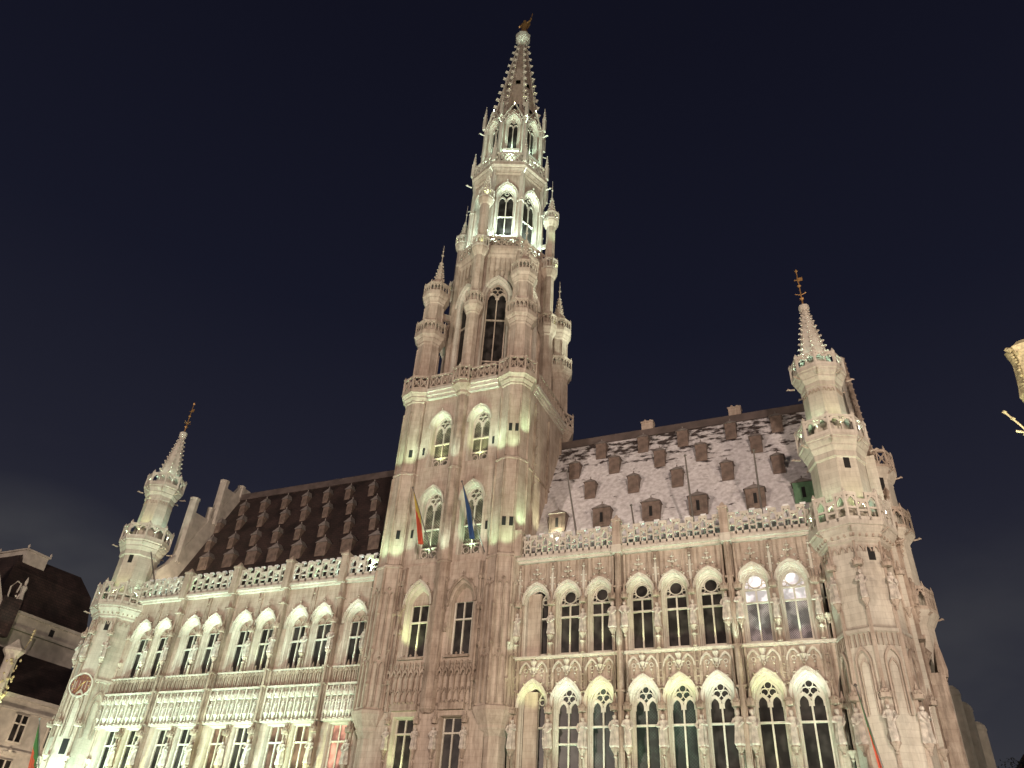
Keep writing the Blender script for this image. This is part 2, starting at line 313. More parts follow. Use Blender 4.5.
def crocket_spire(mb, cx, cy, z0, z1, r0, r1, n=8, step=.5, s=.1):
    mb.lathe(cx, cy, [(r0, z0), (r1, z1)], n)
    k = 1; cnt = int((z1-z0)/step)
    for k in range(1, cnt+1):
        t = k/(cnt+.5); z = z0+(z1-z0)*t; r = r0+(r1-r0)*t+s*.5
        for i in range(n):
            a = 2*math.pi*i/n; mb.blob(cx+r*math.sin(a), cy-r*math.cos(a), z, s*(1-.3*t), 1)
def linemat(p0, p1):
    d = Vector((p1[0]-p0[0], p1[1]-p0[1], 0)); L = d.length; d.normalize()
    return Matrix(((d.x, -d.y, 0, p0[0]), (d.y, d.x, 0, p0[1]), (0, 0, 1, 0), (0, 0, 0, 1))), L
def parapet_run(mb, p0, p1, z0, z1, kind='slot', unit=.42, t=.07):
    mb.M, L = linemat(p0, p1); h = z1-z0
    mb.box(0, L, -t, t, z0, z0+.12*h+.03)
    if kind == 'crenel':
        n = max(2, round(L/unit)); u = L/n
        for i in range(n):
            top = z1 if i % 2 == 0 else z1-.24*h; mid = z0+h*(.42 if i % 2 == 0 else .32)
            mb.box(i*u+u*.1, i*u+u*1.0, -t*1.1, t*1.1, top-.12*h, top)
            mb.box(i*u-u*.09, i*u+u*.13, -t, t, z0, top if i % 2 == 0 else z1-.02)
            mb.box(i*u, i*u+u, -t*.7, t*.7, mid, mid+.07*h)
            band(mb, arch(i*u+u*.55, u*.5, top-.3*h, top-.3*h, top-.16*h, 3), arch(i*u+u*.55, u*.85, top-.3*h, top-.3*h, top-.08*h, 3), -t*.8, t*.8)
        mb.box(L-u*.1, L+u*.08, -t, t, z0, z1-.02)
    else:
        mb.box(0, L, -t*1.2, t*1.2, z1-.14*h, z1)
        n = max(2, round(L/unit)); u = L/n
        for i in range(n+1): mb.box(i*u-.035, i*u+.035, -t*.8, t*.8, z0, z1-.1*h)
        for i in range(n):
            cx = i*u+u/2
            if kind == 'cross':
                zc = (z0+z1)/2; r = min(u, h*.7)*.5
                for sg in (1, -1): mb.tube([(cx-u*.5, 0, zc-sg*h*.36), (cx+u*.5, 0, zc+sg*h*.36)], .045, 4)
                ring(mb, cx, zc, r*.5, .05, -t*.7, t*.7, 6)
            else:
                band(mb, arch(cx, u*.5, z1-.4*h, z1-.4*h, z1-.2*h, 3), arch(cx, u*.95, z1-.4*h, z1-.4*h, z1-.1*h, 3), -t*.7, t*.7)
    mb.M = I4
def oct_pts(cx, cy, R, n=8): return [(cx+R*math.sin(2*math.pi*i/n), cy-R*math.cos(2*math.pi*i/n)) for i in range(n)]
def oct_parapet(cx, cy, R, z0, z1, kind, mb=None, unit=.42, cap=.12):
    mb = mb or MB(); P = oct_pts(cx, cy, R)
    for i in range(8): parapet_run(mb, P[i], P[(i+1) % 8], z0, z1, kind, unit)
    for x, y in P: mb.lathe(x, y, [(cap*.85, z0-.1), (cap*.85, z1), (cap*1.2, z1+.02), (.02, z1+.3)], 6)
    return mb
def facemat(cx, cy, apo, deg, z=0):
    a = math.radians(deg); n = Vector((math.sin(a), -math.cos(a), 0)); t = Vector((math.cos(a), math.sin(a), 0))
    p = Vector((cx, cy, z)) + n*apo
    return Matrix(((t.x, -n.x, 0, p.x), (t.y, -n.y, 0, p.y), (0, 0, 1, z), (0, 0, 0, 1)))
def window(parent, cx, w, zs, zp, za, y, Mx=I4, transoms=(), trac='none', lights=2, pane='glass', head_pane=None, fr=.09, foot=False, mat='trim', name='window'):
    mb = MB(); mb.M = Mx; d = .13; b = .045
    band(mb, arch(cx, w-2*fr, zs+fr, zp, za-fr*1.2 if za > zp else zp-fr), arch(cx, w+.02, zs, zp+(.01 if za <= zp else 0), za), y-.03, y+d)
    bar(mb, cx-w/2, cx+w/2, zs-.02, zs+fr, y-.06, y+d)
    ztop = zp if trac != 'none' else (zp if za <= zp else zp)
    for k in range(1, lights):
        x = cx-w/2+w*k/lights; bar(mb, x-b, x+b, zs+.02, ztop+(0 if trac != 'none' else 0), y-.02, y+d)
    for z in transoms: bar(mb, cx-w/2, cx+w/2, z-.05, z+.05, y-.045, y+d)
    lw = w/lights; r = za-zp
    if trac not in ('none', 'circle'):
        for k in range(lights):
            x = cx-w/2+lw*(k+.5); h2 = lw*.72
            band(mb, arch(x, lw*.62, zp-.25, zp-lw*.1, zp+h2*.55, 4), arch(x, lw, zp-.25, zp-lw*.1, zp+h2*.9, 4), y-.01, y+d)
        if trac == 'cusp': ring(mb, cx, zp+r*.62, w*.15, .05, y-.02, y+d, 9)
        elif trac == 'trefoil':
            q = w*.145; zc = zp+r*.53
            for a in (90, 210, 330): ring(mb, cx+q*1.15*math.cos(math.radians(a)), zc+q*1.15*math.sin(math.radians(a)), q*1.05, .04, y-.02, y+d, 9)
            mb.tube([(cx-w*.5+.02, y+.04, zp+.05), (cx-w*.2, y+.04, zp+r*.36), (cx, y+.04, zp+r*.12), (cx+w*.2, y+.04, zp+r*.36), (cx+w*.5-.02, y+.04, zp+.05)], .045, 4)
            for sx in (-1, 1): mb.tube([(cx+sx*w*.42, y+.04, zp+r*.2), (cx+sx*w*.25, y+.04, zp+r*.72)], .05, 4)
    if trac == 'circle':
        ring(mb, cx, zp+r*.42, w*.31, .055, y-.03, y+d, 14)
        for sx in (-1, 1): mb.tube([(cx+sx*w*.3, y+.04, zp+r*.42), (cx+sx*w*.42, y+.04, zp+r*.45)], .04, 4); ring(mb, cx+sx*w*.36, zp+r*.12, w*.12, .04, y-.01, y+d, 6)
    if foot: # blind quatrefoils at the foot
        for k in range(lights):
            x = cx-w/2+lw*(k+.5); ring(mb, x, zs+lw*.5, lw*.36, .07, y-.03, y+d, 8)
        bar(mb, cx-w/2, cx+w/2, zs+lw, zs+lw+.1, y-.05, y+d)
    wo = link(name, mb, mat, parent)
    def pn(pa, m, yy):
        pm = MB(); pm.M = Mx; n = len(pa); pm.add(path3(pa, yy)+path3(pa, yy+.03), [tuple(range(n)), tuple(range(n, 2*n))[::-1]]+[(i, (i+1) % n, n+(i+1) % n, n+i) for i in range(n)])
        link('pane', pm, m, wo)
    if head_pane:
        zt = transoms[0]; pn(arch(cx, w-.05, zt, zp, za-.03), head_pane, y+.08); pn([(cx-w/2+.025, zs+.03), (cx-w/2+.025, zt), (cx+w/2-.025, zt), (cx+w/2-.025, zs+.03)], pane, y+.082)
    else: pn(arch(cx, w-.05, zs+.03, zp, za-.03 if za > zp else zp), pane, y+.08)
    return wo
def gargoyle(mb, x, y, z, dx, dy, L=.9, r=.09):
    mb.tube([(x, y, z), (x+dx*L*.6, y+dy*L*.6, z+.03), (x+dx*L*.85, y+dy*L*.85, z+.09), (x+dx*L*1.12, y+dy*L*1.12, z+.04)], [r, r*.8, r*1.15, r*.4], 5)
#@@PART2
# ------------------------------------------------------------------ ground
g = MB(); g.add([(-1500, -1500, 0), (1500, -1500, 0), (1500, 1500, 0), (-1500, 1500, 0)], [(0, 1, 2, 3)])
link('square_paving', g, 'setts', kind='structure')

HALL = empty('town_hall', (-8.6, 0, 0), 'great gothic town hall with a floodlit central spire tower and snow-covered steep roof', 'town hall')
BUT = (3.24, 9.73)                                   # buttress axes of the right wing
XR = [0, 2.02, 4.46, 6.49, 8.51, 10.95, 12.97]
XL = [-34.455+4.8185*(k//2)+2.027*(k % 2) for k in range(10)]

# statues ---------------------------------------------------------------------------
def statue_mesh(seed, wide=1.0):
    rnd = random.Random(seed); mb = MB(); n = 10
    prof = [(0, .17, .14), (.05, .20, .17), (.25, .17, .14), (.5, .15, .12), (.62, .145, .115), (.72, .155, .12), (.80, .175, .115), (.835, .15, .10), (.85, .055, .055), (.87, .05, .052), (.885, .062, .07), (.93, .078, .085), (.965, .072, .08), (.99, .045, .05), (1.0, .01, .01)]
    sway = rnd.uniform(-.03, .03); rings = []
    for z, a, b in prof:
        r = []
        for i in range(n):
            t = 2*math.pi*i/n; fold = 1 + (.14*(1 if i % 2 else -1)*(1 if z < .7 else 0)) + rnd.uniform(-.03, .03)
            r.append((wide*a*.85*fold*math.sin(t)+sway*math.sin(z*6), -b*fold*math.cos(t), z))
        rings.append(r)
    mb.loft(rings)
    for s in (-1, 1):   # sleeves meeting in front of the chest, or one arm lowered
        hz = rnd.choice((.62, .68, .50)); mb.tube([(s*.135*wide, 0, .79), (s*.19*wide, -.05, .66), (s*.06, -.155, hz)], [.06, .055, .035], 6)
    k = seed % 4
    if k == 0: mb.tube([(.17, -.14, .02), (.15, -.16, .95)], .014, 4)
    elif k == 1: mb.box(-.06, .05, -.20, -.15, .56, .70)
    elif k == 2: mb.lathe(-.1, -.16, [(.02, .1), (.028, .3), (.05, .31), (.02, .36), (.015, .62)], 5)
    else: mb.lathe(0, 0, [(.083, .93), (.09, .95), (.07, 1.03)], 8)
    return mb
PROTO = []
def statue(x, y, z, h, label, group, rot=0):
    i = random.randrange(6)
    if len(PROTO) < 6:
        i = len(PROTO); o = link('stone_statue', statue_mesh(i+3, 1+.06*(i % 3)), 'statue', origin=(0, 0, 0)); PROTO.append(o)
    else:
        o = PROTO[i].copy(); COL.objects.link(o)
    o.location = (x, y, z); o.scale = (h*.82, h*.9, h*.93); o.rotation_euler = (0, 0, rot)
    return tag(o, label, 'statue', group)
ORD = ['first', 'second', 'third', 'fourth', 'fifth', 'sixth', 'seventh', 'eighth', 'ninth', 'tenth', 'eleventh', 'twelfth']

# ------------------------------------------------------------------ right wing wall
mb = MB(); y0 = 0.0
seq = lambda cx, w, zs, zp, za: [(arch(cx, w, zs, zp, za), 0), (arch(cx, w-.08, zs+.03, zp, za-.06), .10), (arch(cx, w-.16, zs+.05, zp, za-.12), .12), (arch(cx, w-.22, zs+.08, zp, za-.17), .28), (arch(cx, w-.30, zs+.1, zp, za-.24), .30), (arch(cx, w-.30, zs+.12, zp, za-.25), .56)]
allx = [-2.05]+XR
bnd = [-3.5, -1.01, 1.01, 3.24, 5.47, 7.5, 9.73, 11.96, 14.05, 15.3]
for i, cx in enumerate(allx):
    for z0, z1, zs, zp, za, wd in ((14.14, 20.1, 14.3, 17.5, 18.6, 1.62), (6.2, 14.14, 6.6, 11.5, 12.78, 1.7)):
        pa = arch(cx, wd, zs, zp, za); cell(mb, bnd[i], bnd[i+1], z0, z1, pa, 0); reveal(mb, seq(cx, wd, zs, zp, za))
        if i == 0:
            mb.box(cx-.62, cx+.20, .22, .5, zs, za-.45)
            mb.box(cx-.62, cx+.62, .5, .56, zp+.7, za-.4)
# narrow bay beside the corner turret
for z0, z1, zs, zp, za in ((14.14, 20.1, 14.3, 17.35, 18.5), (6.2, 14.14, 6.6, 11.45, 12.7)):
    pa = arch(14.62, .62, zs, zp, za); cell(mb, 14.05, 15.3, z0, z1, pa, 0); reveal(mb, [(pa, 0), (arch(14.62, .5, zs+.05, zp, za-.12), .3), (arch(14.62, .46, zs+.05, zp, za-.15), .56)])
# arcade level
gx = [-3.5, .0, 3.24, 6.49, 9.73, 12.4, 15.3]
for a, b in zip(gx[:-1], gx[1:]):
    pa = arch((a+b)/2, (b-a)-.9, .02, 3.2, 5.1); cell(mb, a, b, 0, 6.2, pa, 0); reveal(mb, [(pa, 0), (arch((a+b)/2, (b-a)-1.2, .02, 3.2, 4.9), .4), (arch((a+b)/2, (b-a)-1.3, .02, 3.2, 4.85), .9)])
mb.box(-3.5, 15.3, 4.0, 4.3, 0, 6.2)
WR = link('right_wing_wall', mb, ['stone', 'trim'], HALL)
# carved relief of the right wing
mb = MB()
for i, cx in enumerate(allx):
    hood(mb, cx, 1.62, 17.5, 18.6, .09, 0, -.14, fin=.9); hood(mb, cx, 1.7, 11.5, 12.78, .10, 0, -.16, fin=.8)
    # finial stem rising to the cornice with little side leaves
    mb.mat = 1; mb.box(cx-.035, cx+.035, -.1, 0, 19.1, 19.9)
    for z in (19.3, 19.6): mb.blob(cx, -.12, z, .15, .6)
    for sx, z in ((-.33, 19.0), (.33, 19.0), (-.62, 18.5), (.62, 18.5), (-.2, 19.35), (.2, 19.35)): mb.blob(cx+sx, -.12, z, .09)
    mb.mat = 0
    for sx in (-.52, .52):   # short tracery ribs above each window, both storeys
        mb.box(cx+sx-.03, cx+sx+.03, -.07, 0, 18.75, 20.0); mb.blob(cx+sx, -.08, 18.8, .08)
        mb.box(cx+sx-.035, cx+sx+.035, -.08, 0, 12.95, 13.75)
    mb.mat = 1
    for sx in (-.5, .5):
        band(mb, arch(cx+sx, .62, 13.3, 13.3, 13.85, 4), arch(cx+sx, .78, 13.3, 13.3, 13.98, 4), -.15, 0)
        ring(mb, cx+sx, 13.45, .13, .04, -.1, 0, 6); mb.blob(cx+sx, -.1, 13.2, .07)
    mb.lathe(cx, -.1, [(.04, 13.1), (.13, 13.3), (.06, 13.36), (.17, 13.6), (.08, 13.66), (.2, 13.95), (.05, 14.1)], 6)
    for k in range(3): mb.blob(cx+(-.25, .25, 0)[k], -.12, (13.55, 13.55, 13.8)[k], .1, .7)
    mb.mat = 0
piers = [-3.2, -1.01, 1.01, 5.47, 7.5, 11.96, 14.1]
for x in piers:
    for dx, r in ((-.2, .035), (-.12, .05), (.12, .05), (.2, .035)):
        mb.box(x+dx-r, x+dx+r, -.09-r, 0, 6.3, 20.0)
    mb.mat = 1; mb.box(x-.09, x+.09, -.14, 0, 17.6, 19.3); finial(mb, x, -.14, 19.3, 1.0)
    for z in (18.2, 18.6, 19.0): mb.blob(x-.13, -.12, z, .08); mb.blob(x+.13, -.12, z, .08)
    mb.mat = 0
    for zc, zt in ((9.2, 11.05), (15.45, 17.2)):
        console(mb, x, -.26, zc, .22); canopy(mb, x, -.26, zt, .24, .85)
    mb.lathe(x, -.24, [(.12, 14.25), (.16, 14.3), (.10, 14.45), (.10, 14.85), (.17, 14.95)], 8)
    for z in (12.3, 12.7, 13.1, 13.5): mb.box(x-.17, x+.17, -.13, 0, z, z+.07)
for x in BUT:      # main buttresses with clustered shafts
    mb.box(x-.16, x+.16, -.42, 0, 0, 20.0); mb.lathe(x, -.42, [(.12, 0), (.12, 20.6)], 6)
    for dx in (-.36, .36):
        mb.box(x+dx-.06, x+dx+.06, -.2, 0, 6.3, 20.0)
        for zc, zt in ((9.2, 11.05), (15.5, 17.2)):
            console(mb, x+dx, -.38, zc, .23); canopy(mb, x+dx, -.38, zt, .25, .9)
        for k in range(4): mb.lathe(x+dx, -.3, [(.05, 12+.0*k), (.05, 13.2), (.01, 13.6)], 5)
    for z in (14.1, 17.9, 12.0): mb.box(x-.24, x+.24, -.5, 0, z, z+.1)
link('carved_window_surrounds', mb, ['carved', 'trim'], HALL)
mb = MB()   # string course and cornice
for z, d, h in ((14.08, .22, .10), (14.16, .30, .07), (20.05, .25, .14), (20.19, .45, .16), (6.15, .3, .2), (20.35, .38, .1)): mb.box(-3.55, 15.1, -d, .02, z, z+h)
for x in BUT:
    mb.box(x-.3, x+.3, -.66, .0, 20.0, 20.5)
link('right_wing_cornice', mb, 'trim', HALL)
mb = MB()
bays = [(-3.3, 3.0), (3.48, 9.5), (9.96, 14.6)]
for a, b in bays: parapet_run(mb, (a, -.28), (b, -.28), 20.45, 21.85, 'crenel', .40, .08)
link('balustrade', mb, 'trim', HALL)
for x in BUT+(-3.3,):
    mb = MB(); mb.box(x-.24, x+.24, -.62, -.12, 20.45, 22.1); mb.box(x-.29, x+.29, -.67, -.07, 22.05, 22.2); mb.lathe(x, -.37, [(.3, 22.2), (.05, 22.55)], 4, math.pi/4)
    link('balustrade_pier', mb, 'stone', HALL)

for i, cx in enumerate(allx):
    if i == 0:
        window(HALL, -1.62, .62, 14.42, 17.3, 18.1, .40, transoms=(16.6,), lights=1, trac='circle'); window(HALL, -1.62, .62, 6.75, 11.4, 12.3, .40, transoms=(10.41,), lights=1, trac='circle'); continue
    lit = i >= 6
    window(HALL, cx, 1.32, 14.42, 17.45, 18.35, .40, transoms=(17.35, 16.62), trac='circle', pane='glass_grey' if lit else 'glass', head_pane='glass_lit' if lit else None) if not lit else \
        window(HALL, cx, 1.32, 14.42, 17.45, 18.35, .40, transoms=(16.62, 17.35), trac='circle', pane='glass_grey', head_pane='glass_lit')
    extra = (9.55,) if i == 1 else ()
    window(HALL, cx, 1.4, 6.75, 11.4, 12.55, .40, transoms=(10.41,)+extra, trac='trefoil', pane='glass' if i in (1, 6, 7) else 'glass_green' if i in (3, 2, 4) else 'glass')
for zs, zp, za in ((14.4, 17.3, 18.3), (6.7, 11.4, 12.5)): window(HALL, 14.62, .46, zs, zp, za, .4, transoms=(zs+2.2,), lights=1)

# statues of the right wing
names = {-3.2: 'beside the tower, left of the first window', -1.01: 'between the first and second windows', 1.01: 'between the second and third windows', 5.47: 'between the fourth and fifth windows', 7.5: 'between the fifth and sixth windows', 11.96: 'between the two windows nearest the corner turret', 14.1: 'right of the last window, next to the turret'}
for x in piers:
    statue(x, -.24, 15.45, 1.45, 'statue '+names[x]+', upper row of right wing', 'statues on the right wing upper storey', random.uniform(-.3, .3))
    statue(x, -.24, 9.2, 1.7, 'statue '+names[x]+', lower row of right wing', 'statues on the right wing lower storey', random.uniform(-.3, .3))
for b, x in enumerate(BUT):
    for s, sd in ((-.36, 'left'), (.36, 'right')):
        which = 'buttress nearest the tower' if b == 0 else 'buttress nearest the corner turret'
        statue(x+s, -.42, 15.5, 1.6, sd+' statue of the upper pair on the right wing '+which, 'statues on the right wing upper storey', s)
        statue(x+s, -.42, 9.2, 1.75, sd+' statue of the lower pair on the right wing '+which, 'statues on the right wing lower storey', s)

# ------------------------------------------------------------------ left wing
mb = MB()
bl = [-36.6]+[(XL[k]+XL[k+1])/2 for k in range(9)]+[-12.2]
for k, cx in enumerate(XL):
    if k < 9:
        pa = arch(cx, 1.74, 14.4, 17.3, 18.62); a, b = bl[k], (bl[k+1] if k < 8 else -13.9)
        cell(mb, a, b, 14.35, 20.1, pa, 0)
        inner = arch(cx, 1.3, 14.45, 17.3, 18.25)
        reveal(mb, [(pa, 0), (arch(cx, 1.62, 14.4, 17.3, 18.5), .10), (arch(cx, 1.52, 14.42, 17.3, 18.42), .13), (inner, .5)])
        top = inner[1:-1]; mb.loft([[(x, .5, z) for x, z in top], [(x, .5, 17.42) for x, z in top]], False)   # blind tympanum
    pa = arch(cx, 1.42, 7.0, 10.95, 10.95); cell(mb, bl[k], bl[k+1], 6.1, 11.1, pa, 0)
    reveal(mb, [(pa, 0), (arch(cx, 1.3, 7.1, 10.9, 10.9), .14), (arch(cx, 1.24, 7.1, 10.86, 10.86), .45)])
mb.mat = 1; mb.add([(-36.6, 0, 11.1), (-12.2, 0, 11.1), (-12.2, 0, 13.2), (-36.6, 0, 13.2)], [(0, 1, 2, 3)]); mb.mat = 0
mb.add([(-36.6, 0, 13.2), (-12.2, 0, 13.2), (-12.2, 0, 14.35), (-36.6, 0, 14.35)], [(0, 1, 2, 3)])
mb.add([(-13.9, 0, 14.35), (-12.2, 0, 14.35), (-12.2, 0, 20.1), (-13.9, 0, 20.1)], [(0, 1, 2, 3)])
n = 9; st = (24.4)/n
for k in range(n):
    a = -36.6+k*st; pa = arch(a+st/2, st-.8, .02, 3.0, 4.9); cell(mb, a, a+st, 0, 6.1, pa, 0); reveal(mb, [(pa, 0), (arch(a+st/2, st-1.1, .02, 3.0, 4.75), .4), (arch(a+st/2, st-1.2, .02, 3, 4.7), .9)])
mb.box(-36.6, -12.2, 4.0, 4.3, 0, 6.1)
link('left_wing_wall', mb, ['stone', 'trim'], HALL)
mb = MB()
for k, cx in enumerate(XL):
    if k < 9:
        hood(mb, cx, 1.74, 17.3, 18.62, .10, 0, -.12, fin=.85)
        band(mb, arch(cx-.3, .5, 17.5, 17.5, 17.85, 4), arch(cx-.3, .62, 17.5, 17.5, 17.95, 4), .38, .5); band(mb, arch(cx+.3, .5, 17.5, 17.5, 17.85, 4), arch(cx+.3, .62, 17.5, 17.5, 17.95, 4), .38, .5)
    for sx in (-.5, 0, .5):
        mb.blob(cx+sx, -.05, 14.55, .09, 1.2)
    mb.lathe(cx, -.03, [(.05, 14.4), (.1, 14.5), (.02, 14.8)], 5)
for k in range(5):
    xb = (-36.6, (XL[1]+XL[2])/2, (XL[3]+XL[4])/2, (XL[5]+XL[6])/2, (XL[7]+XL[8])/2)[k]
    xe = ((XL[1]+XL[2])/2, (XL[3]+XL[4])/2, (XL[5]+XL[6])/2, (XL[7]+XL[8])/2, -13.4)[k]
    if k:     # buttress
        mb.box(xb-.15, xb+.15, -.4, 0, 0, 20.2); mb.box(xb-.3, xb+.3, -.25, 0, 11, 14.3); mb.lathe(xb, -.52, [(.1, 11), (.1, 16.5), (.17, 16.6), (.02, 18.4)], 6)
        for z in (11.0, 13.2, 14.3, 18.9): mb.box(xb-.24, xb+.24, -.58, 0, z, z+.1)
    L_ = xe-xb-.5; nn = round(L_/.37)
    for j in range(nn):            # small blind arcade below the sills
        x = xb+.25+L_*(j+.5)/nn; u = L_/nn
        mb.box(x-u*.5-.03, x-u*.5+.03, -.14, 0, 13.4, 14.45); mb.box(x-.02, x+.02, -.07, 0, 13.4, 14.1)
        band(mb, arch(x, u*.6, 14.05, 14.05, 14.25, 3), arch(x, u*.95, 14.05, 14.05, 14.35, 3), -.11, 0)
    nn = 7 if L_ > 4 else 6
    mb.mat = 1
    for j in range(nn):            # canopied niches
        x = xb+.25+L_*(j+.5)/nn; u = L_/nn
        mb.box(x-u*.5-.045, x-u*.5+.045, -.26, 0, 11.3, 13.2); finial(mb, x-u*.5, -.24, 12.9, .6)
        canopy(mb, x, -.2, 12.55, .2, .6); console(mb, x, -.22, 11.65, .17)
        band(mb, arch(x, u*.62, 12.6, 12.6, 12.95, 3), arch(x, u*.8, 12.6, 12.6, 13.1, 3), -.22, 0)
        mb.blob(x, -.25, 11.15, .13, .8); mb.blob(x-u*.5, -.25, 11.2, .1, 1.3)
    mb.mat = 0
for j, x in enumerate([(XL[k]+XL[k+1])/2 for k in range(0, 9)]):
    if j % 2 == 0:
        for dx in (-.14, .14): mb.box(x+dx-.04, x+dx+.04, -.12, 0, 6.2, 20.0)
    if j < 8 or True:
        console(mb, x, -.56 if j % 2 else -.18, 15.4, .22); canopy(mb, x, -.56 if j % 2 else -.18, 17.15, .24, .9)
        mb.lathe(x, -.25, [(.13, 14.4), (.1, 14.6), (.1, 14.95), (.14, 15.0)], 8)
        console(mb, x, -.56 if j % 2 else -.18, 8.5, .22); canopy(mb, x, -.56 if j % 2 else -.18, 10.3, .25, .7)
        mb.box(x-.07, x+.07, -.12, 0, 18.0, 19.3); finial(mb, x, -.12, 19.3, .9)
link('carved_niche_frieze', mb, ['carved', 'trim'], HALL)
mb = MB()
for z, d, h in ((13.2, .28, .12), (14.32, .16, .1), (11.0, .28, .12), (20.05, .25, .14), (20.19, .45, .16), (6.05, .3, .2), (20.35, .38, .1)): mb.box(-36.6, -13.2, -d, .02, z, z+h)
link('left_wing_cornice', mb, 'trim', HALL)
ex = [-36.0]+[(XL[k]+XL[k+1])/2 for k in (1, 3, 5, 7)]+[-13.5]
mb = MB()
for a, b in zip(ex[:-1], ex[1:]): parapet_run(mb, (a+.3, -.28), (b-.3, -.28), 20.45, 21.85, 'crenel', .58, .09)
link('balustrade', mb, 'trim', HALL)
for x in ex[1:-1]:
    mb = MB(); mb.box(x-.26, x+.26, -.68, -.12, 20.0, 22.0); mb.box(x-.31, x+.31, -.73, -.07, 21.95, 22.1); mb.lathe(x, -.4, [(.32, 22.1), (.05, 22.45)], 4, math.pi/4)
    link('balustrade_pier', mb, 'stone', HALL)
for k, cx in enumerate(XL):
    if k < 9: window(HALL, cx, 1.28, 14.45, 17.42, 17.42, .42, transoms=(16.4,), pane='glass')
    window(HALL, cx, 1.24, 7.1, 10.86, 10.86, .34, transoms=(9.9,), pane='glass_pink' if k == 8 else 'glass_brown' if k in (4, 6, 7) else 'glass')
for j in range(9):
    x = (XL[j]+XL[j+1])/2; y = -.58 if j % 2 else -.2
    where = ('between %s and %s windows from the clock turret' % (ORD[j], ORD[j+1])) if j < 8 else 'beside the tower, right of the last window'
    statue(x, y, 15.4, 1.4, 'statue %s, upper row of left wing' % where, 'statues on the left wing upper storey', random.uniform(-.3, .3))
    statue(x, y, 8.5, 1.55, 'statue %s, lower row of left wing' % where, 'statues on the left wing lower storey', random.uniform(-.3, .3))
for k in range(5):
    xb = (-36.6, (XL[1]+XL[2])/2, (XL[3]+XL[4])/2, (XL[5]+XL[6])/2, (XL[7]+XL[8])/2)[k]; xe = ((XL[1]+XL[2])/2, (XL[3]+XL[4])/2, (XL[5]+XL[6])/2, (XL[7]+XL[8])/2, -13.4)[k]
    L_ = xe-xb-.5; nn = 7 if L_ > 4 else 6
    if k == 0: continue_x = None
    for j in range(nn):
        x = xb+.25+L_*(j+.5)/nn
        if x < -36.0: continue
        statue(x, -.22, 11.65, .85, '%s figure from the left in the %s frieze bay from the clock turret' % (ORD[j], ORD[k]), 'small figures in the left wing frieze')

# ------------------------------------------------------------------ roofs
def roof(name, x0, x1, mat):
    mb = MB(); prof = [(1.5, 20.8), (1.6, 21.0), (7.6, 33.3), (13.6, 21.0), (13.7, 20.8)]
    mb.add([(x0, y, z) for y, z in prof]+[(x1, y, z) for y, z in prof], [(i, i+1, 6+i, 5+i) for i in range(4)]+[(0, 1, 2, 3, 4), (9, 8, 7, 6, 5)])
    r = link(name, mb, mat, HALL)
    mb = MB(); mb.tube([(x0, 7.6, 33.35), (x1, 7.6, 33.35)], .14, 6); mb.box(x0, x1, 7.15, 8.05, 32.6, 33.2)
    link('roof_ridge', mb, 'lead', r)
    mb = MB(); mb.box(x0, x1, -.2, 1.62, 20.42, 20.55); mb.box(x0, x1, 1.45, 1.6, 20.55, 20.85); link('gutter_walk', mb, 'lead', r)
    return r
RL = roof('left_wing_roof', -36.2, -13.4, 'slate'); RR = roof('right_wing_roof', -3.7, 18.2, 'snowroof')
mb = MB(); mb.box(-36.6, -13.2, 13.4, 14.0, 0, 21); mb.box(-4, 18.2, 13.4, 14.0, 0, 21); link('rear_wall', mb, 'stone', HALL)
def dormer_proto(w, h, name_mat, hatch=True, cap=False, hip=.45):
    mb = MB(); d = 1.2
    def ry(z): return z/2.05          # roof slope relative to the dormer foot
    yf = ry(0)-.12; hw = w/2
    mb.mat = 0
    V = [(-hw, yf, -.15), (hw, yf, -.15), (hw, yf, h), (-hw, yf, h), (-hw, ry(h)+.15, h), (hw, ry(h)+.15, h)]
    mb.add(V, [(0, 1, 2, 3), (1, 5, 2), (0, 3, 4), (2, 5, 4, 3)])
    mb.box(-hw*.62, hw*.62, yf-.03, yf+.02, .08, h*.8)
    mb.mat = 1; e = .09
    mb.add([(-hw-e, yf-e, h), (hw+e, yf-e, h), (hw+e, ry(h)+.3, h), (-hw-e, ry(h)+.3, h), (0, yf+.25, h+hip), (0, ry(h+hip)+.1, h+hip)], [(0, 1, 4), (1, 2, 5, 4), (0, 4, 5, 3), (0, 3, 2, 1)])
    mb.blob(0, yf+.25, h+hip+.05, .06, 2)
    mb.mat = 2
    if hatch: mb.box(-hw*.17, hw*.17, yf-.05, yf-.02, .2, h*.72)
    return mb
ROWS_L = [([-36, -33.7, -31.1, -28.7, -26.5, -24.2, -21.8, -19.4, -16.9], 24.0, 1), ([-34.9, -32.4, -30.0, -27.7, -25.4, -23.0, -20.5, -18.1, -15.8], 26.2, 0), ([-35.6, -33.2, -30.8, -28.4, -26.2, -23.9, -21.5, -19.1, -16.8], 28.5, 0), ([-34.3, -31.9, -29.5, -27.3, -25.0, -22.7, -20.3, -18.0], 30.5, 0)]
ROWS_R = [([-1.9, 1.3, 4.7, 7.8, 11.4, 14.3], 23.5, 1), ([0, 3.2, 6.3, 9.7, 13.0], 26.45, 0), ([-1.6, 1.5, 4.9, 7.9, 11.7], 28.85, 0), ([.2, 3.5, 6.5, 10.0, 13.2], 30.8, 0)]
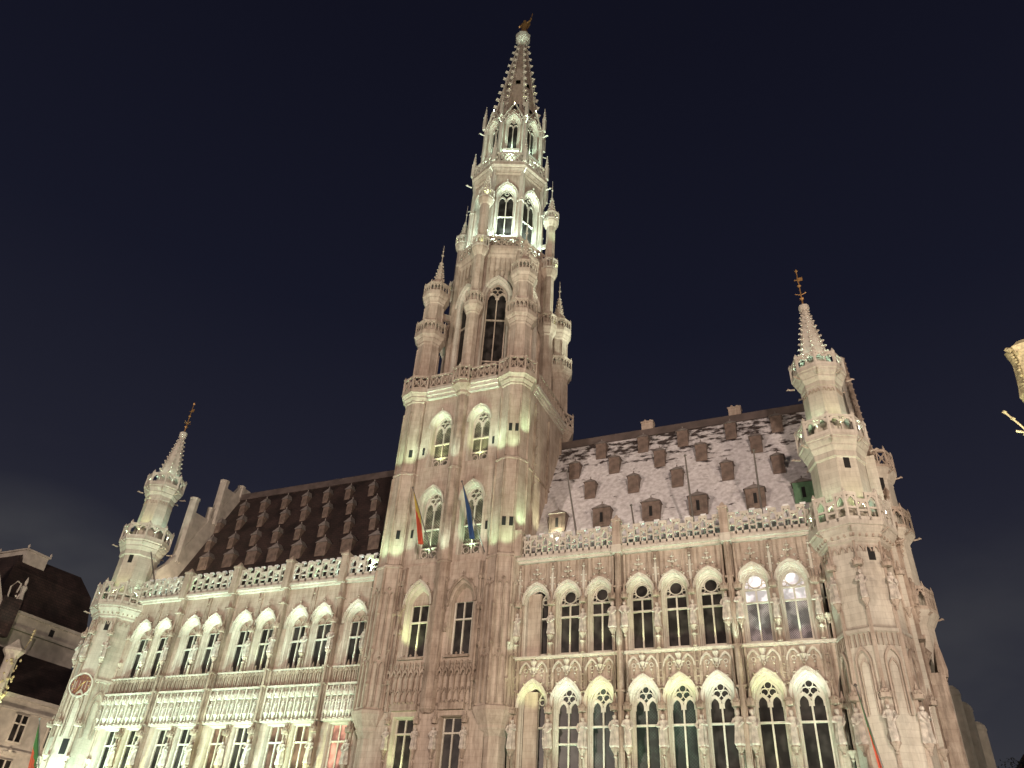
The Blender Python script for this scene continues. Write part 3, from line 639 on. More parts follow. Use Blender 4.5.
def dormers(rows, root, mats, big, small):
    protos = {}
    for r, (xs, z, bigrow) in enumerate(rows):
        for k, x in enumerate(xs):
            if root is RL and x < -35.9: continue
            y = 1.6+(z-21)/2.05
            key = bigrow
            special = root is RR and bigrow and k in (0, 5)
            if key not in protos or special:
                dm = dormer_proto(*(big if bigrow else small))
                o = link('dormer', dm, (['greenhatch']+mats[1:]) if special and k == 5 else mats, root, origin=(0, 0, 0))
                if not special: protos[key] = o
            else:
                o = protos[key].copy(); COL.objects.link(o); o.parent = root
            o.location = Vector((x, y, z)) - ORG[root]
            if special and k == 5: o['label'] = 'green dormer nearest the corner turret'
dormers(ROWS_L, RL, ['dormer', 'capdust', 'dark'], (1.0, 1.0, 'dormer', False, False, .6), (.55, .85, 'dormer', False, False, .6))
dormers(ROWS_R, RR, ['dormer', 'capdust', 'dark'], (1.2, 1.25, 'dormer', True, False, .45), (.78, 1.2, 'dormer', False, False, .4))
for x, z in ((3.66, 33.9), (10.34, 33.9)):
    mb = MB(); mb.box(x-.45, x+.45, 7.3, 7.9, 32.9, z); mb.box(x-.5, x+.5, 7.25, 7.95, z, z+.12); mb.lathe(x-.2, 7.6, [(.13, z+.1), (.11, z+.4)], 8); mb.lathe(x+.2, 7.6, [(.13, z+.1), (.11, z+.35)], 8)
    link('chimney', mb, 'stone', RR)
# left gable with stepped chimney piers
mb = MB(); xg = -36.5
prof = [(0.6, 20), (0.6, 23.2), (1.5, 24.2), (7.0, 34.0), (8.2, 34.0), (13.6, 24.2), (14.6, 20)]
mb.add([(xg, y, z) for y, z in prof]+[(xg+.55, y, z) for y, z in prof], [tuple(range(7))[::-1], tuple(range(7, 14))]+[(i, (i+1) % 7, 7+(i+1) % 7, 7+i) for i in range(7)])
for y, z, r in ((2.3, 30.3, .42), (4.3, 30.3, .26), (5.0, 33.4, .42), (7.2, 33.9, .36), (9.8, 34.2, .5), (12.4, 31.0, .55)):
    zb = 24+max(0, min(y, 15.2-y)-2)*1.7; mb.lathe(xg+.3, y, [(r, zb), (r, z), (r*1.1, z+.05), (r*1.1, z+.2)], 8, math.pi/8)
mb.box(xg+.05, xg+.5, 2.3, 5.0, 25, 29.3); mb.box(xg+.05, xg+.5, 5, 7.2, 29, 33)
link('stepped_gable', mb, 'plaster', HALL)

# ------------------------------------------------------------------ corner turrets
def corner_turret(cx, cy, lab):
    mb = MB()
    mb.lathe(cx, cy, [(1.85, 0), (1.85, .8), (1.75, 1), (1.75, 6), (1.82, 6.05), (1.82, 6.2), (1.74, 6.3), (1.72, 14.0), (1.84, 14.06), (1.84, 14.22), (1.7, 14.35), (1.70, 18.7), (1.85, 18.8), (1.85, 18.95), (1.95, 19.05), (2.2, 19.4), (2.2, 19.5), (2.3, 19.55), (2.3, 19.75), (1.5, 19.8),
        (1.48, 23.9), (1.58, 24.0), (1.58, 24.35), (1.74, 24.65), (1.74, 24.72), (1.9, 25.0), (1.9, 25.1), (1.98, 25.15), (1.98, 25.35), (1.2, 25.4), (1.14, 29.1), (1.2, 29.15), (1.2, 29.45), (1.36, 29.7), (1.36, 29.78), (1.55, 30.1), (1.55, 30.2), (1.62, 30.25), (1.62, 30.45), (.9, 30.5), (.85, 31.6)])
    t = link('corner_turret', mb, 'pale', HALL); t['label'] = lab
    mb = MB()
    for k in range(8):       # engaged shafts, niches and blind arches of the lower body
        a = math.radians(45*k); x, y = cx+1.75*math.sin(a), cy-1.75*math.cos(a)
        mb.lathe(x, y, [(.11, 0), (.11, 15.2), (.07, 15.3), (.07, 18.8)], 6)
        if k in (0, 1, 6, 7, 2): console(mb, cx+1.92*math.sin(a), cy-1.92*math.cos(a), 15.6, .22); canopy(mb, cx+1.92*math.sin(a), cy-1.92*math.cos(a), 17.35, .26, .8); console(mb, cx+1.95*math.sin(a), cy-1.95*math.cos(a), 9.0, .25); canopy(mb, cx+1.95*math.sin(a), cy-1.95*math.cos(a), 10.9, .28, .8)
        mb.M = facemat(cx, cy, 1.62, 22.5+45*k)
        band(mb, arch(0, .62, 10.2, 12.6, 13.2), arch(0, .8, 10.2, 12.6, 13.4), -.14, 0); band(mb, arch(0, .4, 10.3, 12.3, 12.7), arch(0, .5, 10.2, 12.3, 12.8), -.06, 0)
        for sx in (-.5, -.25, 0, .25, .5): mb.box(sx-.025, sx+.025, -.1, 0, 13.4, 14.0)
        for sx in (-.4, 0, .4): band(mb, arch(sx, .26, 18.2, 18.2, 18.5, 3), arch(sx, .36, 18.2, 18.2, 18.6, 3), -.06, .02)
        mb.M = facemat(cx, cy, 1.06, 22.5+45*k)
        for sx in (-.25, 0, .25): band(mb, arch(sx, .14, 28.7, 28.7, 28.9, 3), arch(sx, .22, 28.7, 28.7, 29.0, 3), -.05, .03)
        mb.M = I4
        for R_, z_ in ((1.9, 19.15),):
            mb.M = facemat(cx, cy, R_*math.cos(math.pi/8), 22.5+45*k)
            hw_ = R_*.36
            for q_ in range(5): mb.box(-hw_+hw_*.5*q_-.05, -hw_+hw_*.5*q_+.05, -.1, .1, z_-.18, z_+.22)
            mb.M = I4
    for z, r in ((19.2, 2.1), (24.8, 1.9), (29.8, 1.5)):
        for k in range(8):
            a = math.radians(45*k); gargoyle(mb, cx+r*math.sin(a), cy-r*math.cos(a), z, math.sin(a), -math.cos(a), .45, .06)
    link('carved_ornament', mb, 'stone', t)
    for R, z0, z1, kd in ((2.2, 19.75, 21.4, 'crenel'), (1.9, 25.35, 26.55, 'slot'), (1.54, 30.45, 31.4, 'slot')):
        link('balustrade', oct_parapet(cx, cy, R, z0, z1, kd, unit=.62), 'trim', t)
    mb = MB(); crocket_spire(mb, cx, cy, 31.5, 36.0, .95, .16, 8, .42, .13); mb.lathe(cx, cy, [(.2, 35.8), (.34, 36.0), (.34, 36.25), (.12, 36.4)], 8); link('spire', mb, 'trim', t)
    mb = MB(); mb.lathe(cx, cy, [(.05, 36.3), (.05, 36.8), (.16, 36.95), (.05, 37.1), (.04, 38.0), (.14, 38.1), (.04, 38.25), (.03, 39.6)], 6)
    mb.box(cx-.05, cx+.3, cy-.02, cy+.02, 38.55, 38.85); mb.box(cx-.25, cx, cy-.02, cy+.02, 38.65, 38.72)
    for a in (0, 1.57, 3.14, 4.71): mb.tube([(cx, cy, 37.3), (cx+.35*math.cos(a), cy+.35*math.sin(a), 37.45)], .035, 4)
    mb.blob(cx, cy, 39.5, .12, 1.6); link('weather_vane', mb, 'gold', t)
    for deg, z, sx in ((22.5, 28.9, 9), (22.5, 23.6, .0), (22.5, 18.1, .15), (22.5, 12.0, 9), (-22.5, 17.2, 9)):
        if sx > 5: continue
        apo = (1.72 if z < 20 else 1.48 if z < 26 else 1.14)*math.cos(math.pi/8); mb = MB(); mb.M = facemat(cx, cy, apo, deg)
        mb.box(sx-.17, sx+.17, -.02, .05, z-.34, z+.34); mb.M = I4; link('slit_window', mb, 'dark', t)
    return t
TR = corner_turret(16.4, 0, 'right corner turret with statues on its lower body'); TL = corner_turret(-37.7, 0, 'left corner turret with a round clock')
mb = MB(); mb.M = facemat(-37.7, 0, 1.60, 22.5)
for z in (9.6,): mb.box(-.05, .4, -.03, .05, z-.5, z+.5)
mb.M = I4; link('slit_window', mb, 'dark', TL)
mb = MB(); mb.M = facemat(-37.7, 0, 1.62, 22.5); ring(mb, -.12, 13.7, .86, .10, -.16, .02, 22)
ck = link('clock', mb, 'trim', HALL)
mb = MB(); mb.M = facemat(-37.7, 0, 1.62, 22.5); mb.lathe(0, 0, [(.01, 0)], 3, cap=False) if 0 else None
mb.add([(-.12+.74*math.cos(t), -.08, 13.7+.74*math.sin(t)) for t in (2*math.pi*k/22 for k in range(22))], [tuple(range(22))]); link('clock_dial', mb, 'clock', ck)
mb = MB(); mb.M = facemat(-37.7, 0, 1.62, 22.5)
for k in range(12):
    t = math.pi*k/6; mb.tube([(-.12+.52*math.cos(t), -.11, 13.7+.52*math.sin(t)), (-.12+.66*math.cos(t), -.11, 13.7+.66*math.sin(t))], .03, 4)
mb.tube([(-.12, -.13, 13.7), (.16, -.13, 13.98)], .045, 4); mb.tube([(-.12, -.13, 13.7), (-.3, -.13, 13.25)], .04, 4); mb.blob(-.12, -.13, 13.7, .09)
link('clock_hands', mb, 'gold', ck)
for cx, nm in ((16.4, 'right corner turret'), (-37.7, 'clock turret')):
    for k, kn in ((7, 'left front'), (0, 'front'), (1, 'right front')):
        a = math.radians(45*k); x, y = cx+1.97*math.sin(a), -1.97*math.cos(a)
        statue(x, y, 15.6, 1.55, 'stone statue on the %s corner of the %s, upper tier' % (kn, nm), 'statues on the corner turrets', a)
        if cx > 0: statue(x, y, 9.0, 1.75, 'stone statue on the %s corner of the %s, lower tier' % (kn, nm), 'statues on the corner turrets', a)

# ------------------------------------------------------------------ side elevation of the right wing
mb = MB(); xs_ = 18.3
prof = [(0, 0), (0, 24.5), (.8, 24.8), (7.2, 36.3), (8.0, 36.3), (15, 23.5), (15, 0)]
mb.add([(xs_-.4, y, z) for y, z in prof]+[(xs_+.15, y, z) for y, z in prof], [tuple(range(7))[::-1], tuple(range(7, 14))]+[(i, (i+1) % 7, 7+(i+1) % 7, 7+i) for i in range(7)])
link('side_gable_wall', mb, 'pale', HALL)
mb = MB()
for (a_, b_) in (((.9, 25.1), (7.2, 36.5)), ((14.9, 23.8), (8.1, 36.4))): mb.tube([(xs_+.05, *a_), (xs_+.05, *b_)], .18, 6)
mb.tube([(xs_+.05, 7.1, 36.4), (xs_+.05, 8.2, 36.4)], .18, 6)
for k in range(17):
    t = k/16; mb.blob(xs_+.05, .9+6.3*t, 25.1+11.4*t, .26, 1); mb.blob(xs_+.05, 14.9-6.8*t, 23.8+12.6*t, .26, 1)
link('gable_crockets', mb, 'carved', HALL); mb = MB()
for y in (1.0, 1.7, 2.4, 3.1, 7.4, 8.4, 9.4, 10.4, 11.4, 12.4, 13.4, 14.4):
    mb.box(xs_+.1, xs_+.42, y-.13, y+.13, 0, 19.5 if y < 8 else 21); mb.box(xs_+.3, xs_+1.0, y-.2, y+.2, 0, 12.6); mb.box(xs_+.3, xs_+1.5, y-.24, y+.24, 0, 7.6); mb.lathe(xs_+.95, y, [(.2, 12.4), (.26, 12.7), (.16, 13.6), (.02, 14.3)], 6); mb.blob(xs_+.4, y, 22.6, .18, 2)
    for z in (9.3, 13.6, 15.9, 19.6): mb.blob(xs_+.45, y, z, .24, 1.2); 
    for z0, h in ((9.6, 1.5), (16.1, 1.4)): mb.lathe(xs_+.5, y, [(.15, z0), (.2, z0+.2), (.15, z0+h*.6), (.19, z0+h*.8), (.07, z0+h*.85), (.1, z0+h*.95), (.02, z0+h*1.05)], 7)
for z in (6.1, 14.1, 20.2): mb.box(xs_+.1, xs_+.5, .2, 15, z, z+.2)
link('carved_side_relief', mb, 'carved', HALL)
mb = MB(); cx, cy = 18.35, 5.0
mb.lathe(cx, cy, [(1.35, 0), (1.35, 15.9), (1.75, 16.6), (1.75, 16.75), (1.25, 16.8), (1.2, 20.9), (1.6, 21.4), (1.6, 21.6), (1.15, 21.65), (1.1, 24.9), (1.2, 25.0), (1.45, 25.5), (1.45, 25.7), (.7, 26.3), (.1, 30)], 8, 0)
t2 = link('side_turret', mb, 'pale', HALL)
for R, z0, z1, kd in ((1.68, 16.7, 18.0, 'slot'), (1.55, 21.6, 22.9, 'slot'), (1.4, 25.7, 26.9, 'cross')): link('balustrade', oct_parapet(cx, cy, R, z0, z1, kd, unit=.5, cap=.07), 'stone', t2)
mb = MB()
for z, r in ((16.4, 1.5), (21.2, 1.45), (25.3, 1.3)):
    for k in range(8): a = math.radians(45*k); gargoyle(mb, cx+r*math.sin(a), cy-r*math.cos(a), z, math.sin(a), -math.cos(a), .4, .06)
link('gargoyle_ring', mb, 'stone', t2)
for z in (24.6, 20):
    mb = MB(); mb.M = facemat(cx, cy, 1.12 if z > 22 else 1.16, 22.5); mb.box(-.15, .15, -.05, .05, z-.4, z+.4); mb.M = I4; link('slit_window', mb, 'dark', t2)
mb = MB()      # rear range with rounded pier heads
q0, q1 = Vector((18.6, 9)), Vector((23.2, 30))
mb.M, Ls = linemat(q0, q1); mb.box(0, Ls, 0, .6, 0, 10.8); mb.M = I4
for x, y, z, r in ((20.4, 11, 14.4, .5), (21.25, 15.7, 14.5, .55), (22.35, 21.7, 14.5, .6)):
    mb.lathe(x-.2, y, [(r*1.15, 0), (r, 9), (r, z-.7), (r*1.1, z-.6), (r*.95, z-.3), (r*.5, z-.05), (.05, z)], 10)
link('rear_range_wall', mb, 'plaster', HALL)
#@@PART3
# ------------------------------------------------------------------ tower
TX, TY = -8.6, 4.35
CT = [(-12.75, .2), (-4.45, .2), (-4.35, 8.3), (-12.75, 8.3)]
mb = MB()
WX = (-10.2, -7.0)
for i, cx in enumerate(WX):
    a, b = (-12.4, -8.6) if i == 0 else (-8.6, -4.8)
    y = -.5
    pa = arch(cx, 1.5, 7.6, 11.05, 11.05); cell(mb, a, b, 6.1, 11.2, pa, y); reveal(mb, [(pa, y), (arch(cx, 1.38, 7.65, 11, 11), y+.15), (arch(cx, 1.3, 7.7, 10.95, 10.95), y+.5)], i == 0)  # lit left reveal in pale trim, unlit right in wall stone: light as colour
    pa = arch(cx, 1.8, 14.5, 17.9, 19.35); cell(mb, a, b, 11.2, 20.6, pa, y); inn = arch(cx, 1.34, 14.6, 17.9, 18.95)
    reveal(mb, [(pa, y), (arch(cx, 1.68, 14.5, 17.9, 19.24), y+.12), (arch(cx, 1.58, 14.52, 17.9, 19.15), y+.15), (inn, y+.55)], i == 0)  # same here: lit left and unlit right set by stone colour
    top = inn[1:-1]; mb.loft([[(x, y+.55, z) for x, z in top], [(x, y+.55, 17.95) for x, z in top]], False)
    y = -.42
    for (z0, z1, zs, zp, za) in ((20.6, 27.75, 21.1, 25.2, 26.45), (27.75, 34.2, 28.2, 31.6, 32.8)):
        pa = arch(cx, 1.75, zs, zp, za); cell(mb, a, b, z0, z1, pa, y)
        reveal(mb, [(pa, y), (arch(cx, 1.63, zs+.03, zp, za-.1), y+.12), (arch(cx, 1.56, zs+.05, zp, za-.14), y+.15), (arch(cx, 1.5, zs+.08, zp, za-.2), y+.42), (arch(cx, 1.46, zs+.1, zp, za-.22), y+.6)])
mb.box(-12.4, -4.8, -.5, 0, 0, 6.1); mb.box(-12.4, -4.8, -.46, -.05, 20.5, 20.62)
for x0, x1, y0_, y1_ in ((-13.75, -13.45, .5, 8.2), (-3.75, -3.45, .5, 8.2), (-12.4, -4.8, 9.1, 9.4)): mb.box(x0, x1, y0_, y1_, 0, 34.2)
mb.box(-13.5, -3.7, -.4, 9.1, 34.0, 34.3)
TW = link('tower', mb, ['stone', 'trim'], HALL); TW['label'] = 'square lower tower of pinkish stone'
mb = MB()
for (x, y) in CT:
    mb.lathe(x, y, [(.75, 0), (.75, 9.9), (1.0, 10.3), (1.02, 10.45), (1.22, 10.8), (1.42, 11.2), (1.42, 11.4), (1.3, 11.5), (1.28, 20.45), (1.36, 20.5), (1.36, 20.62), (1.2, 20.75), (1.18, 27.6), (1.26, 27.65), (1.26, 27.75), (1.12, 27.9), (1.12, 33.9), (1.2, 34.0), (1.2, 34.1), (1.36, 34.35), (1.36, 34.45), (1.5, 34.65), (1.58, 34.7), (1.58, 34.95), (.95, 35.0), (.92, 39.6)])
link('corner_pier', mb, 'stone', HALL)
mb = MB()
mb.lathe(TX, -.42, [(.35, 11.2), (.55, 11.4), (.52, 20.5), (.58, 20.6), (.5, 20.75), (.48, 27.6), (.54, 27.7), (.48, 27.85), (.46, 33.9), (.6, 34.05), (.62, 34.25), (.9, 34.6), (.98, 34.7), (.98, 34.95), (.55, 35.0)])
for dx in (-3.55, -3.3, -2.75, -.35, .35, 2.75, 3.3, 3.55):
    for z0, z1 in ((11.3, 20.5), (20.7, 27.6), (27.8, 33.9)):
        if z0 > 20 and abs(dx) in (2.75, .35): continue
        mb.box(TX+dx-.05, TX+dx+.05, -.58, -.4, z0, z1)
for x in (-11.75, -11.45, -8.95, -8.25, -5.75, -5.45):       # clustered shafts with canopies of the middle storey
    mb.lathe(x, -.6, [(.09, 11.3), (.09, 20.4)], 6)
    for z in (12.9, 17.2, 19.2): canopy(mb, x, -.62, z, .15, .6)
for x in [-12.2+.4*k for k in range(19)]:                   # blind arcade below the middle windows
    if abs(x-TX) < .4: continue
    mb.box(x-.035, x+.035, -.62, -.5, 11.5, 14.2); band(mb, arch(x+.2, .24, 13.3, 13.3, 13.6, 3), arch(x+.2, .38, 13.3, 13.3, 13.8, 3), -.68, -.5); finial(mb, x+.2, -.62, 13.8, .7)
    mb.blob(x+.2, -.56, 11.7, .1); band(mb, arch(x+.2, .22, 12.3, 12.3, 12.5, 3), arch(x+.2, .36, 12.3, 12.3, 12.65, 3), -.58, -.5)
for x in [-12.2+.4*k for k in range(19)]:
    if min(abs(x-WX[0]), abs(x-WX[1])) < 1.05: continue
    mb.box(x-.035, x+.035, -.66, -.5, 14.2, 20.4)
    for z in (16.0, 17.6): canopy(mb, x+.2, -.56, z, .12, .6)
for cx in WX:
    hood(mb, cx, 1.8, 17.9, 19.35, .10, -.5, -.62, fin=.7, m=cx < -8); mb.box(cx-.85, cx+.85, -.72, -.5, 14.35, 14.5)  # middle hoods likewise: lit left coloured pale, unlit right darker
    for sx in (-.45, 0, .45): mb.blob(cx+sx, -.62, 14.6, .1, 1)
    hood(mb, cx, 1.75, 25.2, 26.45, .07, -.42, -.52, crockets=False, fin=.6); hood(mb, cx, 1.75, 31.6, 32.8, .07, -.42, -.52, crockets=False, fin=.6)
    for s in (-1, 1):
        console(mb, cx+s*.98, -.64, 9.2, .15); canopy(mb, cx+s*.98, -.64, 10.6, .17, .7)
        mb.lathe(cx+s*1.0, -.6, [(.06, 7.0), (.06, 8.6)], 6)
    mb.box(cx-.85, cx+.85, -.72, -.5, 11.35, 11.75)
    for k in range(5): mb.blob(cx-.6+.3*k, -.74, 11.8, .12, 1.1)
for (x, y) in CT:
    for k in range(8):
        a = math.radians(45*k)
        for dz in ((11.5, 20.4, 1.3), (20.75, 27.5, 1.19), (27.9, 33.1, 1.11)):
            px_, py_ = x+dz[2]*math.sin(a), y-dz[2]*math.cos(a); mb.lathe(px_, py_, [(.1, dz[0]), (.1, dz[1])], 5)
        if dz:
            for z in (12.9, 15.0, 17.3): mb.blob(x+1.36*math.sin(a), y-1.36*math.cos(a), z, .16, 1.4)
        mb.M = facemat(x, y, 1.2, 22.5+45*k)
        for z0, z1 in ((11.6, 14.3), (14.7, 18.8)):
            band(mb, arch(-.22, .28, z0, z1-.3, z1-.05, 3), arch(-.22, .4, z0, z1-.3, z1+.06, 3), -.08, 0); band(mb, arch(.22, .28, z0, z1-.3, z1-.05, 3), arch(.22, .4, z0, z1-.3, z1+.06, 3), -.08, 0)
            mb.blob(0, -.1, z1+.2, .1, 1.5)
        mb.M = I4
for y in (1.6, 4.3, 7.0): mb.box(-3.5, -3.3, y-.06, y+.06, 11, 33.5); mb.box(-13.9, -13.7, y-.06, y+.06, 11, 33.5)
# plain weathering bands on the flank
mb.box(-3.5, -3.36, .8, 8, 27.6, 27.75); mb.box(-3.5, -3.36, .8, 8, 20.5, 20.65)
for k in range(9): mb.blob(-3.4, 2.0, 27+.75*k, .12)
link('carved_tower_relief', mb, ['carved', 'trim'], HALL)
for (x, y), zz in ((CT[0], (22.9, 29.4)), (CT[1], (22.9, 30.2))):
    for z in zz:
        for sx in (-.24, .24) if x > -8 else (0,):
            mb = MB(); mb.M = facemat(x, y, 1.18*.924 if z < 27 else 1.1*.924, 22.5 if x > -8 else -22.5+45); mb.box(sx-.13, sx+.13, -.03, .05, z-.32, z+.32); mb.M = I4; link('slit_window', mb, 'dark', HALL)
for cx in WX:
    for z in (23.0, 29.6):
        mb = MB(); x = cx+(1.25 if cx > -8 else -1.25); mb.box(x-.08, x+.08, -.46, -.38, z-.3, z+.3); link('slit_window', mb, 'dark', HALL)
for cx in WX:
    window(HALL, cx, 1.3, 7.7, 10.95, 10.95, -.1, transoms=(10.15,)); window(HALL, cx, 1.34, 14.6, 17.95, 17.95, -.04, transoms=(16.85,))
    window(HALL, cx, 1.48, 21.2, 25.1, 26.28, .1, transoms=(23.4,), trac='trefoil', foot=True, pane='glass_uplit', mat='trim'); window(HALL, cx, 1.48, 28.3, 31.5, 32.62, .1, transoms=(30.3,), trac='trefoil', foot=True, pane='glass_uplit', mat='trim')
for i, cx in enumerate(WX):
    for s, sd in ((-1, 'left'), (1, 'right')):
        statue(cx+s*.98, -.64, 9.2, 1.3, 'statue at the %s side of the lowest %s window of the tower' % (sd, ('left', 'right')[i]), 'statues on the tower front')

# gallery at the top of the square stage
mb = MB()
for z, p in ((34.15, .18), (34.42, .32), (34.7, .45)):
    for (a, b) in (((-11.6, -.5), (-5.6, -.5)),): mb.box(a[0], b[0], -.5-p, -.3, z, z+.28)
    mb.box(-3.6, -3.55+p, 1.2, 7.5, z, z+.28); mb.box(-13.65-p, -13.6, 1.2, 7.5, z, z+.28); mb.box(-11.6, -5.6, 9.2, 9.3+p, z, z+.28)
link('tower_cornice', mb, 'trim', HALL)
mb = MB()
for (x, y) in CT: oct_parapet(x, y, 1.5, 34.95, 36.25, 'cross', mb, .62, .1)
for p0, p1 in (((-11.4, -.88), (-9.4, -.88)), ((-7.8, -.88), (-5.8, -.88)), ((-3.2, 1.6), (-3.2, 6.9)), ((-14.0, 6.9), (-14.0, 1.6)), ((-6, 9.6), (-11.2, 9.6))): parapet_run(mb, p0, p1, 34.95, 36.2, 'cross', .55)
oct_parapet(TX, -.5, .94, 34.95, 36.25, 'cross', mb, .62, .1)
link('tower_gallery_balustrade', mb, 'stone', HALL)

# corner turrets of the tower, rising free above the gallery
def tower_turret(x, y, lab):
    mb = MB()
    mb.lathe(x, y, [(.95, 35.0), (.90, 39.9), (.98, 40.0), (.98, 40.15), (1.15, 40.4), (1.15, 40.5), (1.36, 40.75), (1.36, 41.0), (.9, 41.05), (.84, 44.4), (.92, 44.5), (.92, 44.6), (1.08, 44.9), (1.08, 45.0), (1.22, 45.25), (1.22, 45.5), (.7, 45.55), (.6, 46.2)])
    for k in range(8):
        a = math.radians(45*k)
        mb.lathe(x+.93*math.sin(a), y-.93*math.cos(a), [(.06, 35.5), (.06, 39.6)], 5); mb.lathe(x+.87*math.sin(a), y-.87*math.cos(a), [(.05, 41), (.05, 44.1)], 5)
    t = link('tower_turret', mb, 'stone', HALL); t['label'] = lab
    link('balustrade', oct_parapet(x, y, 1.28, 41.0, 42.2, 'slot', unit=.34, cap=.07), 'stone', t); link('balustrade', oct_parapet(x, y, 1.14, 45.5, 46.6, 'slot', unit=.34, cap=.07), 'stone', t)
    mb = MB(); crocket_spire(mb, x, y, 46.1, 49.6, .62, .1, 8, .45, .12); mb.lathe(x, y, [(.06, 49.5), (.2, 49.75), (.06, 49.95), (.04, 50.6), (.14, 50.75), (.04, 50.9), (.025, 52.0)], 6); mb.blob(x, y, 51.3, .1); link('spire', mb, 'stone', t)
    # flying arch to the lantern
    mb = MB(); d = Vector((TX-x, TY-y)); d.normalize(); p0 = Vector((x, y))+d*.8; p1 = Vector((TX, TY))-d*3.7
    mb.M, L_ = linemat(p0, p1); mb.box(0, L_, -.13, .13, 43.4, 43.9); mb.box(0, L_, -.2, .2, 43.9, 44.0)
    pts = [(L_*t_, 0, 43.4-1.3*(1-t_)**2) for t_ in (0, .2, .4, .6, .8, 1)]; mb.tube(pts, .12, 5); mb.blob(L_*.4, 0, 42.7, .16); mb.M = I4; link('flying_arch', mb, 'stone', t)
    return t
for (x, y), lb in zip(CT, ('front left', 'front right', 'rear right', 'rear left')): tower_turret(x, y, lb+' turret of the tower')

# octagonal lantern
def oct_stage(mb, R, z0, z1, zs, zp, za, wd, dep=.45):
    ap = R*math.cos(math.pi/8); hw = R*math.sin(math.pi/8)
    for k in range(8):
        mb.M = facemat(TX, TY, ap, 22.5+45*k); pa = arch(0, wd, zs, zp, za); cell(mb, -hw, hw, z0, z1, pa, 0)
        reveal(mb, [(pa, 0), (arch(0, wd-.14, zs+.03, zp, za-.12), .12), (arch(0, wd-.26, zs+.05, zp, za-.22), .15), (arch(0, wd-.4, zs+.08, zp, za-.34), dep), (arch(0, wd-.44, zs+.08, zp, za-.36), dep+.25)]); mb.M = I4
mb = MB(); oct_stage(mb, 4.15, 34.6, 50.4, 36.9, 44.8, 46.7, 2.2); mb.lathe(TX, TY, [(4.15, 49.2), (4.3, 49.5), (4.3, 49.7), (4.5, 50.1), (4.5, 50.4), (3.4, 50.45)], 8)
LN = link('octagonal_lantern', mb, ['stone', 'trim'], HALL)
mb = MB()
for k in range(8):
    ap = 4.15*math.cos(math.pi/8); mb.M = facemat(TX, TY, ap, 22.5+45*k)
    hood(mb, 0, 2.2, 44.8, 46.7, .14, 0, -.12, crockets=False, fin=0)
    for sx in (-1.35, -.9, -.45, 0, .45, .9, 1.35): mb.box(sx-.04, sx+.04, -.08, 0, 47.2 if abs(sx) < 1 else 37, 49.2)
    for sx in (-.22, .22): band(mb, arch(sx, .26, 46.9, 47.4, 47.7, 3), arch(sx, .38, 46.9, 47.4, 47.8, 3), -.1, 0)
    mb.M = I4
    a = math.radians(45*k); r = 4.2; mb.lathe(TX+r*math.sin(a), TY-r*math.cos(a), [(.3, 35), (.28, 49.5), (.2, 50.5)], 6)
link('lantern_relief', mb, ['carved', 'trim'], LN)
for k in range(8): window(HALL, 0, 1.74, 37.1, 44.8, 46.3, .3, Mx=facemat(TX, TY, 4.15*math.cos(math.pi/8), 22.5+45*k), transoms=(42.3,), trac='trefoil', foot=True, mat='stone')
mb = MB(); oct_stage(mb, 3.55, 50.3, 61.3, 51.9, 57.6, 59.4, 1.95, .4)
mb.lathe(TX, TY, [(3.55, 60.9), (3.68, 61.1), (3.68, 61.2), (3.88, 61.6), (3.88, 61.7), (4.05, 61.95), (4.05, 62.3), (3.0, 62.35)], 8)
L2 = link('upper_lantern', mb, ['stone', 'trim'], HALL)
mb = MB()
for k in range(8):
    mb.M = facemat(TX, TY, 3.55*math.cos(math.pi/8), 22.5+45*k); hood(mb, 0, 1.95, 57.6, 59.4, .16, 0, -.2, crockets=False, fin=.9)
    for sx in (-1.22, 1.22): mb.box(sx-.07, sx+.07, -.22, 0, 51, 60.6)
    mb.M = I4; a = math.radians(45*k); mb.lathe(TX+3.62*math.sin(a), TY-3.62*math.cos(a), [(.28, 50.4), (.25, 57), (.32, 57.1), (.2, 57.3), (.16, 61.5)], 6); finial(mb, TX+3.75*math.sin(a), TY-3.75*math.cos(a), 57.2, 1.2)
    gargoyle(mb, TX+4.0*math.sin(a), TY-4.0*math.cos(a), 60.9, math.sin(a), -math.cos(a), .55, .08)
link('lantern_relief', mb, 'trim', L2)
for k in range(8): window(HALL, 0, 1.55, 52.0, 57.6, 59.0, .28, Mx=facemat(TX, TY, 3.55*math.cos(math.pi/8), 22.5+45*k), transoms=(55.3,), trac='cusp', foot=True)
link('balustrade', oct_parapet(TX, TY, 4.3, 50.4, 51.7, 'cross', unit=.55, cap=.1), 'stone', LN)
link('balustrade', oct_parapet(TX, TY, 3.95, 62.3, 63.8, 'cross', unit=.5, cap=.13), 'trim', L2)
